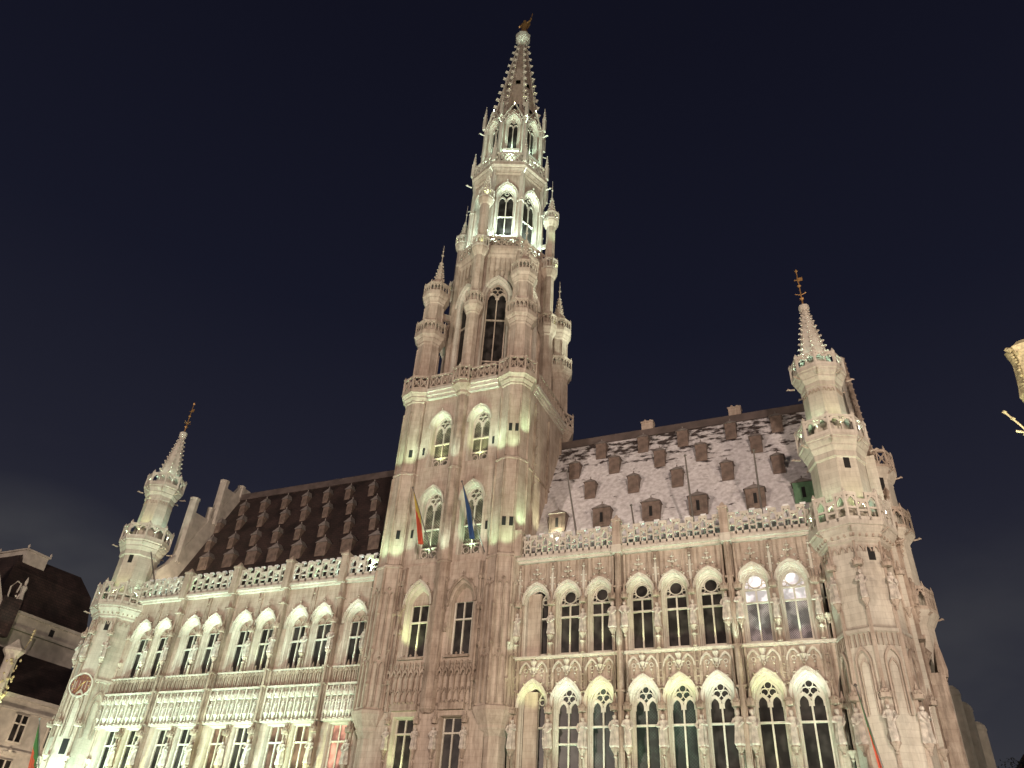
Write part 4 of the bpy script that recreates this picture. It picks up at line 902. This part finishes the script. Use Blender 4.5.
# four mid-side pinnacle turrets beside the lantern
for deg, lb in ((0, 'front'), (90, 'right'), (180, 'rear'), (270, 'left')):
    a = math.radians(deg); x, y = TX+4.7*math.sin(a), TY-4.7*math.cos(a); mb = MB()
    mb.lathe(x, y, [(.56, 35.0), (.54, 42.0), (.62, 42.1), (.62, 42.2), (.86, 42.75), (.86, 43.0), (.5, 43.05), (.48, 48.7), (.55, 48.8), (.78, 49.4), (.78, 49.6), (.46, 49.65), (.44, 55.2), (.52, 55.3), (.74, 55.8), (.74, 56.0), (.4, 56.1)])
    mb.M = facemat(TX, TY, 0, deg); mb.box(-.2, .2, -4.6, -4.0, 35, 50.2); mb.box(-.1, .1, -4.4, -3.5, 52.8, 53.2); mb.M = I4
    t = link('lantern_pinnacle', mb, 'stone', HALL); t['label'] = lb+' pinnacle turret of the lantern'
    for R, z0, z1 in ((.8, 43.0, 44.2), (.74, 49.6, 50.8), (.7, 56.0, 57.0)): link('balustrade', oct_parapet(x, y, R, z0, z1, 'slot', unit=.3, cap=.06), 'stone' if z0 < 45 else 'trim', t)
    mb = MB(); crocket_spire(mb, x, y, 56.4, 59.2, .45, .08, 8, .42, .11); mb.lathe(x, y, [(.04, 59.1), (.14, 59.35), (.04, 59.55), (.03, 60.4), (.1, 60.55), (.02, 60.7), (.02, 61.9)], 6); link('spire', mb, 'trim', t)
# top stage
mb = MB(); oct_stage(mb, 3.05, 61.5, 71.9, 65.3, 69.3, 70.9, 1.5, .35); mb.lathe(TX, TY, [(3.0, 71.7), (2.95, 71.9), (2.6, 72.4)], 8)
L3 = link('crown_stage', mb, ['stone', 'trim'], HALL)
mb = MB()
for k in range(8):
    mb.M = facemat(TX, TY, 3.05*math.cos(math.pi/8), 22.5+45*k); hood(mb, 0, 1.5, 69.3, 70.9, .18, 0, -.22, crockets=True, fin=1.1)
    mb.tube([(-1.15, -.25, 70.0), (0, -.3, 72.6), (1.15, -.25, 70.0)], .13, 5); mb.box(-.85, .85, -.2, 0, 65.0, 65.3); mb.M = I4
    a = math.radians(45*k); mb.lathe(TX+3.15*math.sin(a), TY-3.15*math.cos(a), [(.26, 61.6), (.24, 70.3), (.3, 70.4), (.2, 70.7)], 6)
    pinnacle(mb, TX+3.45*math.sin(a), TY-3.45*math.cos(a), 70.3, 74.2, .16); pinnacle(mb, TX+4.0*math.sin(a), TY-4.0*math.cos(a), 62.4, 66, .17)
    gargoyle(mb, TX+3.3*math.sin(a), TY-3.3*math.cos(a), 69.4, math.sin(a), -math.cos(a), .6, .08)
link('crown_relief', mb, 'trim', L3)
for k in range(8): window(HALL, 0, 1.12, 65.4, 69.3, 70.5, .25, Mx=facemat(TX, TY, 3.05*math.cos(math.pi/8), 22.5+45*k), transoms=(), trac='cusp')
# openwork spire
mb = MB(); R0, R1, za_, zb_ = 2.55, .36, 71.9, 89.0
def sp(t): return R0+(R1-R0)*t, za_+(zb_-za_)*t
for k in range(8):
    for t0, t1, hole in ((0, .16, 1), (.16, .34, 0), (.34, .46, 1), (.46, 1.0, 0)):
        ra, z_a = sp(t0); rb, z_b = sp(t1); a0, a1 = math.radians(45*k), math.radians(45*k+45)
        P = lambda r, z, a: Vector((TX+r*math.sin(a), TY-r*math.cos(a), z))
        A, B, C, D = P(ra, z_a, a0), P(ra, z_a, a1), P(rb, z_b, a1), P(rb, z_b, a0)
        if hole:
            c = (A+B+C+D)/4; q = [c+(p-c)*.45 for p in (A, B, C, D)]; q[0] = q[0].lerp(q[1], .1)
            mb.add([tuple(p) for p in (A, B, C, D, *q)], [(0, 1, 5, 4), (1, 2, 6, 5), (2, 3, 7, 6), (3, 0, 4, 7)])
        else: mb.add([tuple(p) for p in (A, B, C, D)], [(0, 1, 2, 3)])
SPI = link('tower_spire', mb, 'stone', HALL)
mb = MB()
for k in range(8):
    a = math.radians(45*k); pts = []
    for j in range(0, 13):
        r, z = sp(j/12); pts.append((TX+(r+.05)*math.sin(a), TY-(r+.05)*math.cos(a), z))
        if 0 < j < 12 and j % 1 == 0: mb.blob(TX+(r+.3)*math.sin(a), TY-(r+.3)*math.cos(a), z+.1, .34-.012*j, 1)
    mb.tube(pts, .11, 5)
mb.lathe(TX, TY, [(.3, 88.7), (.55, 88.9), (.9, 89.5), (.95, 90.2), (.75, 90.6), (.3, 90.8), (.3, 91.1)], 8)
link('spire_crockets', mb, 'trim', SPI)
# gilded figure on the spire tip
mb = MB(); x, y, z = TX, TY, 91.0
mb.loft([[(x+sx*math.cos(t)+ox, y+sy*math.sin(t), z+zz) for t in (2*math.pi*k/8 for k in range(8))] for zz, sx, sy, ox in ((0, .5, .4, 0), (.3, .55, .45, 0), (.6, .3, .3, 0), (1.3, .34, .28, .03), (1.9, .42, .28, .04), (2.3, .45, .25, .05), (2.42, .15, .14, .05), (2.55, .16, .16, .05), (2.75, .2, .2, .05), (2.95, .12, .12, .05))])
mb.tube([(x+.4, y, z+2.2), (x+.75, y, z+2.5), (x+.9, y, z+3.0)], .12, 5); mb.tube([(x+.9, y, z+2.9), (x+1.05, y, z+4.0)], .05, 4)
mb.tube([(x-.35, y, z+2.2), (x-.62, y, z+1.9), (x-.5, y-.25, z+1.5)], .11, 5)
for s in (-1, 1):
    q_ = [(x+s*.12, y+.28, z+2.1), (x+s*.5, y+.4, z+3.3), (x+s*.62, y+.42, z+2.6), (x+s*.28, y+.36, z+1.5)]
    mb.loft([q_, [(a_, b_+.08, c_) for a_, b_, c_ in q_]])
link('gilded_statue', mb, 'gold', origin=(x, y, z), label='gilded winged figure with raised sword on the tip of the tower spire', cat='statue')

# ------------------------------------------------------------------ flags and poles
def flag(base, tip, drop, cols, label, width=.95, tail=0):
    r = empty('flag', base, label, 'flag', 'flags on the town hall front')
    mb = MB(); mb.tube([base, tip], [.05, .03], 6); mb.blob(*tip, .1); link('flag_pole', mb, 'rod', r)
    B, T = Vector(base), Vector(tip); nu, nv = 10, 12; mb = MB(); vs, fs = [], []
    for j in range(nv+1):
        for i in range(nu+1):
            t = i/nu; s = j/nv; p = T.lerp(B, .06+t*.36)
            hang = s*drop*(1-.25*t); sway = math.sin(i*2.1+s*2.5)*.05*s + math.sin(i*4.3)*.03*s
            # cloth gathers towards the lower end as it hangs
            q = p + (T.lerp(B, .5)-p)*(.7*s) + Vector((sway+.30*s, -.12*math.sin(i*1.7+s)*s-.05, -hang))
            vs.append(tuple(q))
    b0 = 0
    for j in range(nv):
        for i in range(nu):
            a = j*(nu+1)+i; mb.mat = 0; fs.append(((a, a+1, a+nu+2, a+nu+1), min(len(cols)-1, int((i+.01)/nu*len(cols)) if tail == 0 else int(j/nv*len(cols)))))
    mb.v = vs; mb.f = [f for f, c in fs]; mb.m = [c for f, c in fs]
    o = link('flag_cloth', mb, cols, r, smooth=True); sm = o.modifiers.new('s', 'SOLIDIFY'); sm.thickness = .015
    return r
flag((-9.35, -.75, 20.9), (-10.35, -2.9, 25.25), 2.3, ['yellow', 'red', 'red'], 'drooping yellow and red flag on the tower, left of the blue flag', tail=1)
flag((-5.55, -.75, 20.9), (-6.6, -2.9, 25.15), 2.3, ['blue', 'blue'], 'drooping blue flag on the tower above the right middle window')
flag((15.9, -2.0, 6.2), (15.2, -4.0, 11.0), 4.2, ['green', 'red', 'red', 'red', 'red'], 'green and red flag hanging before the right corner turret', tail=1)
flag((-36.5, -2.0, 5.6), (-37.0, -4.0, 10.9), 4.0, ['green', 'red', 'red', 'red'], 'green and red flag hanging at the foot of the clock turret', tail=1)
for b, t, lb in (((.5, .6, 20.6), (.1, -1.0, 25.9), 'bare flagpole on the roof edge nearest the tower, before the first dormer'), ((4.25, .6, 20.6), (4.1, .0, 23.3), 'short bare flagpole between the two tall ones nearest the tower'),
                 ((7.85, .6, 20.6), (7.9, -1.0, 25.7), 'tall bare flagpole in the middle of the snowy roof edge'), ((11.85, .6, 20.6), (12.0, -1.0, 25.4), 'tall bare flagpole nearest the right corner turret'), ((-34.9, .6, 20.6), (-36.6, -.6, 25.4), 'bare flagpole beside the clock turret')):
    mb = MB(); mb.tube([b, t], [.075, .045], 6); mb.blob(*t, .11); mb.box(b[0]-.2, b[0]+.2, b[1]-.2, b[1]+.2, 20.56, 20.9); link('flagpole', mb, 'rod', origin=b, label=lb, cat='flagpole', group='bare flagpoles along the roof edge')

# ------------------------------------------------------------------ floodlight fixtures standing on the gutter walk, each with its lamp
fx = MB(); fx.box(-.16, .16, -.09, .09, .0, .16); fx.box(-.03, .03, -.03, .03, -1.4, 0)
FXP = link('floodlight', fx, 'fixture', origin=(0, 0, 0)); first = [True]
def fixture(x, label, grp):
    o = FXP if first[0] else FXP.copy()
    if not first[0]: COL.objects.link(o)
    first[0] = False; o.location = (x, .15, 22.0); tag(o, label, 'floodlight', grp)
xsr = [-2.9+.95*k for k in range(19)]
for i, x in enumerate(xsr): fixture(x, 'one of the white floodlight boxes above the right wing balustrade', 'floodlight boxes above the right balustrade')
xsl = [-35.6+.62*k for k in range(36)]
for i, x in enumerate(xsl): fixture(x, 'one of the small white floodlight boxes above the left wing balustrade', 'floodlight boxes above the left balustrade')

#@@LIGHTS
k = 1.0
def up(x, y, z, tx, ty, tz, p, c, size=125, soft=.1): lamp((x, y, z), (tx, ty, tz), p*UPK, c, size, 1.0, soft)
UPK = 2.0
for i, cx in enumerate(allx):          # right wing: a lamp on every sill, aimed up into the arch head
    lit = i > 5
    if i: up(cx, .02, 14.55, cx, .2, 18.4, 80 if lit else 48, COOL if lit else YEL, 80)
    if i: up(cx, -.25, 7.2, cx, .15, 12.6, 120, (YEL, MINT, COOL)[i % 3], 62)
    up(cx, -1.0, 10.6, cx, -.1, 13.9, 130, (YEL, WHITE)[i % 2], 90)
    up(cx, -1.0, 17.2, cx, -.2, 20.2, 22, WHITE, 100)
for cx in [b for b in piers]+list(BUT):
    up(cx, -1.15, 6.6, cx, -.1, 11.5, 170 if cx > 0 else 60, COOL, 75); up(cx, -.9, 14.3, cx, -.1, 17.5, 26 if cx < 8 else 50, COOL, 100)
for k_, cx in enumerate(XL):
    c = (WHITE, YEL, COOL)[k_ % 3] if k_ % 2 else COOL
    if k_ < 9:
        up(cx, .02, 14.55, cx+.05, .25, 18.2, 85, (COOL, YEL, WHITE, COOL)[k_ % 4], 85); (k_ < 8 and up(cx+.95, -1.5, 13.9, cx+.95, .0, 18, 110, (COOL, WHITE)[k_ % 2], 100))
    if k_ < 8: up(cx+.95, -2.2, 6.2, cx+.95, -.1, 12.4, 520, (COOL, YEL, WHITE)[k_ % 3], 95)
    if k_ < 9: up(cx, -1.3, 10.9, cx, -.1, 13.2, 40, (WHITE, COOL)[k_ % 2], 110); up(cx, -1.0, 17.2, cx, -.2, 20.2, 30, WHITE, 100)
up(-36.0, -2.0, 6.4, -36.0, 0, 12, 400, COOL, 95)
for x in (-34, -29.5, -25, -20.5, -16.5): up(x, -7.5, 4.2, x, 0, 15, 1600, COOL, 85, .3)  # unseen wash lamps added to brighten the left wing evenly
for x in (-1, 3.2, 7.5, 11.5): up(x, -8, 4.2, x, 0, 15, 520, (.9, 1, .70), 85, .3)  # unseen washes added for the right wing
up(17, -9, 4, 16.5, 0, 14, 1100, (1, .96, .80), 80, .3); up(-38.5, -8, 4, -38, 0, 15, 2200, COOL, 80, .3)  # unseen washes added for both corner turrets
for i, x in enumerate(xsr[2::2]): up(x, .5, 20.65, x, -.3, 21.6, 45, (MINT, COOL)[i % 2], 150)
for i, x in enumerate(xsl[::3]): up(x, .5, 20.65, x, -.3, 21.6, 60, (MINT, COOL, WHITE)[i % 3], 150)
# cornice soffits
# tower
for cx in WX:
    c = YEL if cx < -8 else WARM
    up(cx+.2, -.55, 14.7, cx-.6, -.1, 17.8, 170 if cx < -8 else 10, YEL, 80)
    up(cx+.2, -.7, 7.4, cx-.3, -.2, 11, 150 if cx < -8 else 12, YEL, 80)
    up(cx, -.35, 21.25, cx, .0, 26, 170, MINT, 80); up(cx, -.35, 28.35, cx, .0, 33, 150, YEL, 80)
for (x, y) in CT[:2]:
    for z, p in ((20.75, 120), (27.9, 120)):
        for deg in ((-67.5, -22.5, 22.5) if x < -8 else (-22.5, 22.5, 67.5)):
            a = math.radians(deg); n_ = (math.sin(a), -math.cos(a)); up(x+1.85*n_[0], y+1.85*n_[1], z-.2 if deg < 60 else z+1.4, x+1.0*n_[0], y+1.0*n_[1], z+5, p*1.9, MINT, 75)
for z in (20.9, 28.0): up(TX, -1.7, z-.3, TX, -.6, z+6, 190, COOL, 80)
for x in (-11.5, -5.7): up(x, -1.5, 28.0, x, -.5, 34, 260, COOL, 80); up(x, -1.4, 20.9, x, -.3, 27, 120, COOL, 80)
up(-1.8, 2.4, 22.6, -3.5, 3.8, 31, 900, (.95, 1, .68), 100); up(-1.6, 5.5, 29.2, -3.5, 6, 34, 420, (.95, 1, .75), 110)
up(6, 7.6, 34.4, TX+2, TY, 56, 9000, (.86, 1, .80), 60, .3); up(-22, 7.6, 34.4, TX-2, TY, 56, 4500, (.86, 1, .80), 60, .3); up(-6, -32, 7, TX, TY, 70, 34000, (.86, 1, .78), 36, .4)  # unseen lamps added on both ridges and the square to brighten the upper tower
CY = (.70, 1, .88)
for deg, p in ((-67.5, 300), (-22.5, 700), (22.5, 1300), (67.5, 1300), (112.5, 700)):      # upper lantern: strong cool lamps
    a = math.radians(deg); n_ = (math.sin(a), -math.cos(a)); R_ = lambda r, s=0: (TX+r*n_[0]+s*math.cos(a), TY+r*n_[1]+s*math.sin(a))
    for s in (-.85, .85): up(*R_(3.72, s), 51.3, *R_(3.1, s*.5), 57, p*.5, CY, 80)
    up(*R_(3.25), 52.2, *R_(3.1), 58, p*.5, CY, 75)
    up(*R_(3.3), 63.0, *R_(2.7), 70, p*.5, COOL, 80); up(*R_(2.75), 65.6, *R_(2.65), 70, p*.25, COOL, 75)
    up(*R_(4.9), 56.0, *R_(3.9), 60.8, p*.18, COOL, 70)
    up(*R_(3.2), 72.4, *R_(1.2), 81, p*.5, YEL, 60)
for deg in (0, 90, 270):
    a = math.radians(deg); x, y = TX+4.7*math.sin(a), TY-4.7*math.cos(a)
    for z, p in (((43.6, 10), (50.2, 90), (56.4, 60)) if deg == 90 else ((50.2, 12), (56.4, 40))):
        up(x+.62*math.sin(a+.5), y-.62*math.cos(a+.5), z, x, y, z+3, p, YEL, 130)
    if deg == 90: up(x+1.2, y-1, 53, x, y, 56, 60, MINT, 120)
for z, r in ((89.0, 1.6),): up(TX+.9, TY-1.5, 87.5, TX, TY, 90.5, 45, COOL, 90)
for cx in (16.4, -37.7):              # corner turrets
    s = 1 if cx > 0 else 1.25
    for deg in (-67.5, -22.5, 22.5, 67.5, 112.5):
        a = math.radians(deg); n_ = (math.sin(a), -math.cos(a))
        for z, r, r2, p in ((20.3, 2.0, 1.4, 150), (25.9, 1.75, 1.1, 100), (30.8, 1.4, .4, 60)):
            up(cx+r*n_[0], r*n_[1], z, cx+r2*n_[0], r2*n_[1], z+4.5, p*s, (MINT if deg < 0 else YEL if deg < 50 else COOL) if z < 30 else COOL, 85)
        if cx < 0: up(cx+3.2*n_[0], 3.2*n_[1], 5.5, cx+1.7*n_[0], 1.7*n_[1], 13, 420, COOL, 90)
up(-34.3, 1.0, 21.0, -36.2, 3.5, 29, 260, (1, .85, .6), 110)
up(20.8, 1.0, 18.0, 18.6, 4, 25, 90, (1, .86, .66), 120)
#@@PART4
# ------------------------------------------------------------------ neighbours
def rect_window(parent, M_, cx, zs, zp, w_, pane='glass', lights=2, trs=None):
    window(parent, cx, w_, zs, zp, zp, -.15, Mx=M_, transoms=(trs or (zs+(zp-zs)*.68,)), lights=lights, pane=pane)
HS = empty('corner_house', (-50, 4, 0), 'pale plastered house beside the clock turret with a dark hipped mansard roof', 'house')
mb = MB(); mb.box(-62, -50, -1.0, 14, 0, 14.2); mb.box(-50.6, -49.7, -1.0, 14, 14.2, 14.5); mb.box(-50.6, -49.8, -1, 14, 13.3, 13.5); mb.box(-50.1, -49.85, -1, 14, 10.3, 10.5)
mb.box(-62, -53.2, -.6, 9.3, 14.2, 20.0); mb.box(-62, -52.8, -.8, 9.6, 20.0, 20.25); mb.box(-62, -53, -.6, 9.4, 20.25, 21.3); mb.box(-62, -52.7, -.9, 9.7, 21.3, 21.55)
link('wall', mb, 'plaster', HS)
mb = MB(); mb.add([(-49.9, -1, 14.5), (-49.9, 14, 14.5), (-53.15, 14, 18.4), (-53.15, -1, 18.4)], [(0, 1, 2, 3)]); mb.add([(-49.9, 14, 14.5), (-53.1, 14, 18.2), (-56, 14, 14.5)], [(0, 1, 2)]); link('lower_roof', mb, 'slate', HS)
mb = MB(); A = [(-62, -.6, 21.55), (-53.0, -.6, 21.55), (-53.0, 9.4, 21.55), (-62, 9.4, 21.55)]; B = [(-61.5, .2, 25.2), (-53.7, .2, 25.2), (-53.7, 9.0, 25.2), (-61.5, 9.0, 25.2)]; Cc = [(-60.5, 1.0, 26.7), (-54.4, 1.0, 26.7), (-54.4, 7.6, 26.9), (-60.5, 7.6, 26.9)]
mb.loft([A, B, Cc]); RFM = link('mansard_roof', mb, 'slate', HS)
mb = MB(); mb.box(-58, -54.0, 1.0, 3.3, 25.9, 27.1); mb.box(-58.2, -53.85, .85, 3.45, 27.1, 27.25)
for x, y in ((-53.95, .95), (-53.95, 3.4), (-57.9, .95)): mb.blob(x, y, 27.45, .14, 1.6)
link('roof_crown', mb, 'plaster', RFM)
Mh = Matrix(((0, -1, 0, -50), (1, 0, 0, 0), (0, 0, 1, 0), (0, 0, 0, 1)))
for yy in (4.0, 7.4, 10.8, .6):
    rect_window(HS, Mh, yy, 11.0, 13.1, 1.3); rect_window(HS, Mh, yy, 7.4, 9.7, 1.3)
    mb = MB(); mb.box(-49.98, -49.75, yy-.6, yy+.6, 10.05, 10.3); mb.blob(-49.8, yy, 10.4, .2); link('carved_panel', mb, 'pale', HS)
mb = MB(); mb.box(-53.02, -52.93, 5.6, 6.05, 20.4, 21.0); link('attic_opening', mb, 'dark', HS)
for z in (2.0,):
    mb = MB(); [mb.box(-50.02, -49.9, y-.8, y+.8, .05, 3.2) for y in (1, 5, 9, 12.5)]; link('shopfront', mb, 'dark', HS)
lamp((-44, 2, 4), (-51, 5, 16), 3400, (1, .82, .6), 120, 1, .2)

GH = empty('gilded_guild_house', (-49, -4, 0), 'ornate guild house at the left edge with gilded carvings and a lantern pier', 'guild house')
mb = MB(); mb.box(-60, -50.0, -9, -1.05, 0, 18.0); mb.box(-60, -49.7, -9.1, -1.0, 18.0, 18.5)
for yy in (-1.5, -4.2, -7): mb.box(-50, -49.6, yy-.35, yy+.35, 0, 18)
mb.loft([[(-50.2, -8.8, 18.5), (-50.2, -1.2, 18.5), (-50.2, -1.3, 20.5), (-50.2, -2.6, 22.6), (-50.2, -4, 24.6), (-50.2, -6, 24.6), (-50.2, -8.6, 20.5)], [(-51.0, -8.8, 18.5), (-51.0, -1.2, 18.5), (-51.0, -1.3, 20.5), (-51.0, -2.6, 22.6), (-51.0, -4, 24.6), (-51.0, -6, 24.6), (-51.0, -8.6, 20.5)]])
link('wall', mb, 'plaster', GH)
mb = MB(); mb.lathe(-49.4, .6, [(.45, 13.2), (.6, 13.5), (.5, 13.8), (.5, 16.9), (.62, 17.1), (.85, 17.4), (.85, 17.6), (.5, 17.9), (.1, 18.4)], 8); mb.box(-50, -49.2, .0, 1.2, 0, 13.3); link('lantern_pier', mb, 'trim', GH)
mb = MB(); rnd = random.Random(5)
for k2 in range(26): mb.blob(-49.0+rnd.uniform(-.15, .15), 0.6+rnd.uniform(-.5, .6), 13.9+k2*.12, rnd.uniform(.1, .2), 1.1)
mb.tube([(-49.5, 1.7, 18.6), (-49.5, 1.8, 19.6)], .06, 5)
for k2 in range(4): mb.blob(-49.5, 1.7, 18.7+.25*k2, .14)
mb.tube([(-49.0, .6, 16.9), (-49.4, 1.4, 17.8), (-49.5, 1.7, 18.7)], .05, 5); link('gilded_carving', mb, 'gilt', GH)
mb = MB(); mb.tube([(-50, -1.5, 21.4), (-50, -1.6, 22.3), (-50, -1.2, 22.9), (-50, -.8, 22.8), (-50, -.9, 22.0)], .07, 6); mb.lathe(-50.2, -.3, [(.3, 21.6), (.2, 22.2), (.28, 22.7), (.1, 22.9), (.14, 23.2), (.02, 23.6)], 7); link('scroll_ornament', mb, 'plaster', GH); mb = MB(); mb.box(-50.5, -49.95, -1.7, -.1, 18.4, 21.5); link('gable_pier', mb, 'slate', GH); mb = MB(); mb.blob(-49.9, -.9, 21.7, .12); link('gable_knob', mb, 'trim', GH)
up(-48.2, 1.2, 12.6, -49.2, 1, 17, 120, YEL, 100); up(-48.6, -.8, 19.2, -50, -.8, 22, 14, COOL, 120)

# gilded gable top of the house at the right edge
GR = empty('gabled_guild_house', (27, -10, 0), 'guild house at the right edge topped by a gilded figure and carved scroll', 'guild house')
mb = MB(); mb.box(24.9, 34, -16, -6, 0, 14.5); mb.box(24.8, 25.9, -12.8, -11.2, 14.5, 18.6); mb.box(24.7, 34, -16.2, -5.8, 14.5, 14.8); link('wall', mb, 'plaster', GR)
mb = MB(); mb.lathe(24.0, -12.5, [(.72, 19.4), (.78, 19.5), (.7, 19.9), (.64, 20.5), (.6, 21.0), (.66, 21.4), (.74, 21.6), (.5, 21.8), (.3, 22.0)], 8)
rnd = random.Random(9)
for k2 in range(18): mb.blob(24.0+rnd.uniform(-.65, .6), -12.5+rnd.uniform(-.5, .3), 21.5+rnd.uniform(-.3, .3), rnd.uniform(.08, .15))
for k2 in range(14): mb.blob(23.45+rnd.uniform(-.05, .1), -12.9, 19.6+k2*.13, rnd.uniform(.05, .09))
mb.box(23.9, 24.9, -12.7, -11.7, 14.6, 19.45); link('scroll_pedestal', mb, 'gilt', GR)
mb = MB(); mb.tube([(22.55, -12.5, 18.95), (22.9, -12.5, 18.3), (23.4, -12.45, 17.3)], .04, 5); mb.blob(22.55, -12.5, 18.95, .1); mb.blob(22.75, -12.5, 18.6, .1); mb.tube([(22.7, -12.5, 18.05), (22.95, -12.5, 17.95), (23.2, -12.45, 17.75)], .05, 5); mb.blob(23.0, -12.5, 17.85, .12)
mb.lathe(23.75, -12.1, [(.2, 16.6), (.22, 17.3), (.3, 17.9), (.24, 18.2), (.08, 18.3), (.14, 18.5), (.03, 18.75)], 7); mb.tube([(23.6, -12.1, 17.9), (23.4, -12.4, 17.8)], .07, 5)
mb.box(23.5, 25, -12.4, -11.8, 16.1, 16.6); link('gilded_figure', mb, 'gilt', GR)
up(22.4, -14.4, 15.5, 24, -12, 20.5, 260, (.9, 1, .7), 80)

# dark buildings and tree behind the rear range
BH = empty('distant_house', (27, 36, 0), 'dark gabled house far down the side street at the lower right', 'house')
mb = MB(); mb.box(24.6, 34, 33, 42, 0, 11.5); mb.box(26.6, 27.4, 33.4, 34.2, 11, 14.3); link('wall', mb, 'plaster', BH)
mb = MB(); mb.loft([[(24.4, 32.8, 11.5), (34.2, 32.8, 11.5), (34.2, 42.2, 11.5), (24.4, 42.2, 11.5)], [(26.5, 36, 14.8), (32, 36, 14.8), (32, 39, 14.8), (26.5, 39, 14.8)]]); link('roof', mb, 'slate', BH)
tr = empty('street_tree', (24.9, 30.5, 0), 'dark leafy tree crown behind the rear wall at the lower right', 'tree')
mb = MB(); mb.tube([(24.9, 30.5, 0), (24.8, 30.4, 6), (25.2, 30.5, 10)], [.3, .22, .1], 7); mb.tube([(24.8, 30.4, 6), (23.9, 30, 10)], [.15, .05], 5); link('trunk', mb, 'tree', tr)
mb = MB(); rnd = random.Random(3)
for q in range(2600):
    u_, v_ = rnd.uniform(0, 6.28), rnd.gauss(0, 1); r_ = rnd.random()**.4*1.9; cc = rnd.choice(((24.6, 30.3, 9.6), (25.5, 31, 10.6), (24.9, 30, 12.0), (26.2, 31.5, 9.4)))
    x, y, z = cc[0]+r_*math.cos(u_)*math.cos(v_), cc[1]+r_*math.sin(u_)*math.cos(v_), cc[2]+r_*math.sin(v_)*.8; s_ = rnd.uniform(.08, .17); d1 = Vector((rnd.uniform(-1, 1), rnd.uniform(-1, 1), rnd.uniform(-1, 1)))*s_; d2 = Vector((rnd.uniform(-1, 1), rnd.uniform(-1, 1), rnd.uniform(-1, 1)))*s_
    mb.add([(x, y, z), (x+d1.x, y+d1.y, z+d1.z), (x+d2.x, y+d2.y, z+d2.z)], [(0, 1, 2)])
link('crown', mb, 'tree', tr)
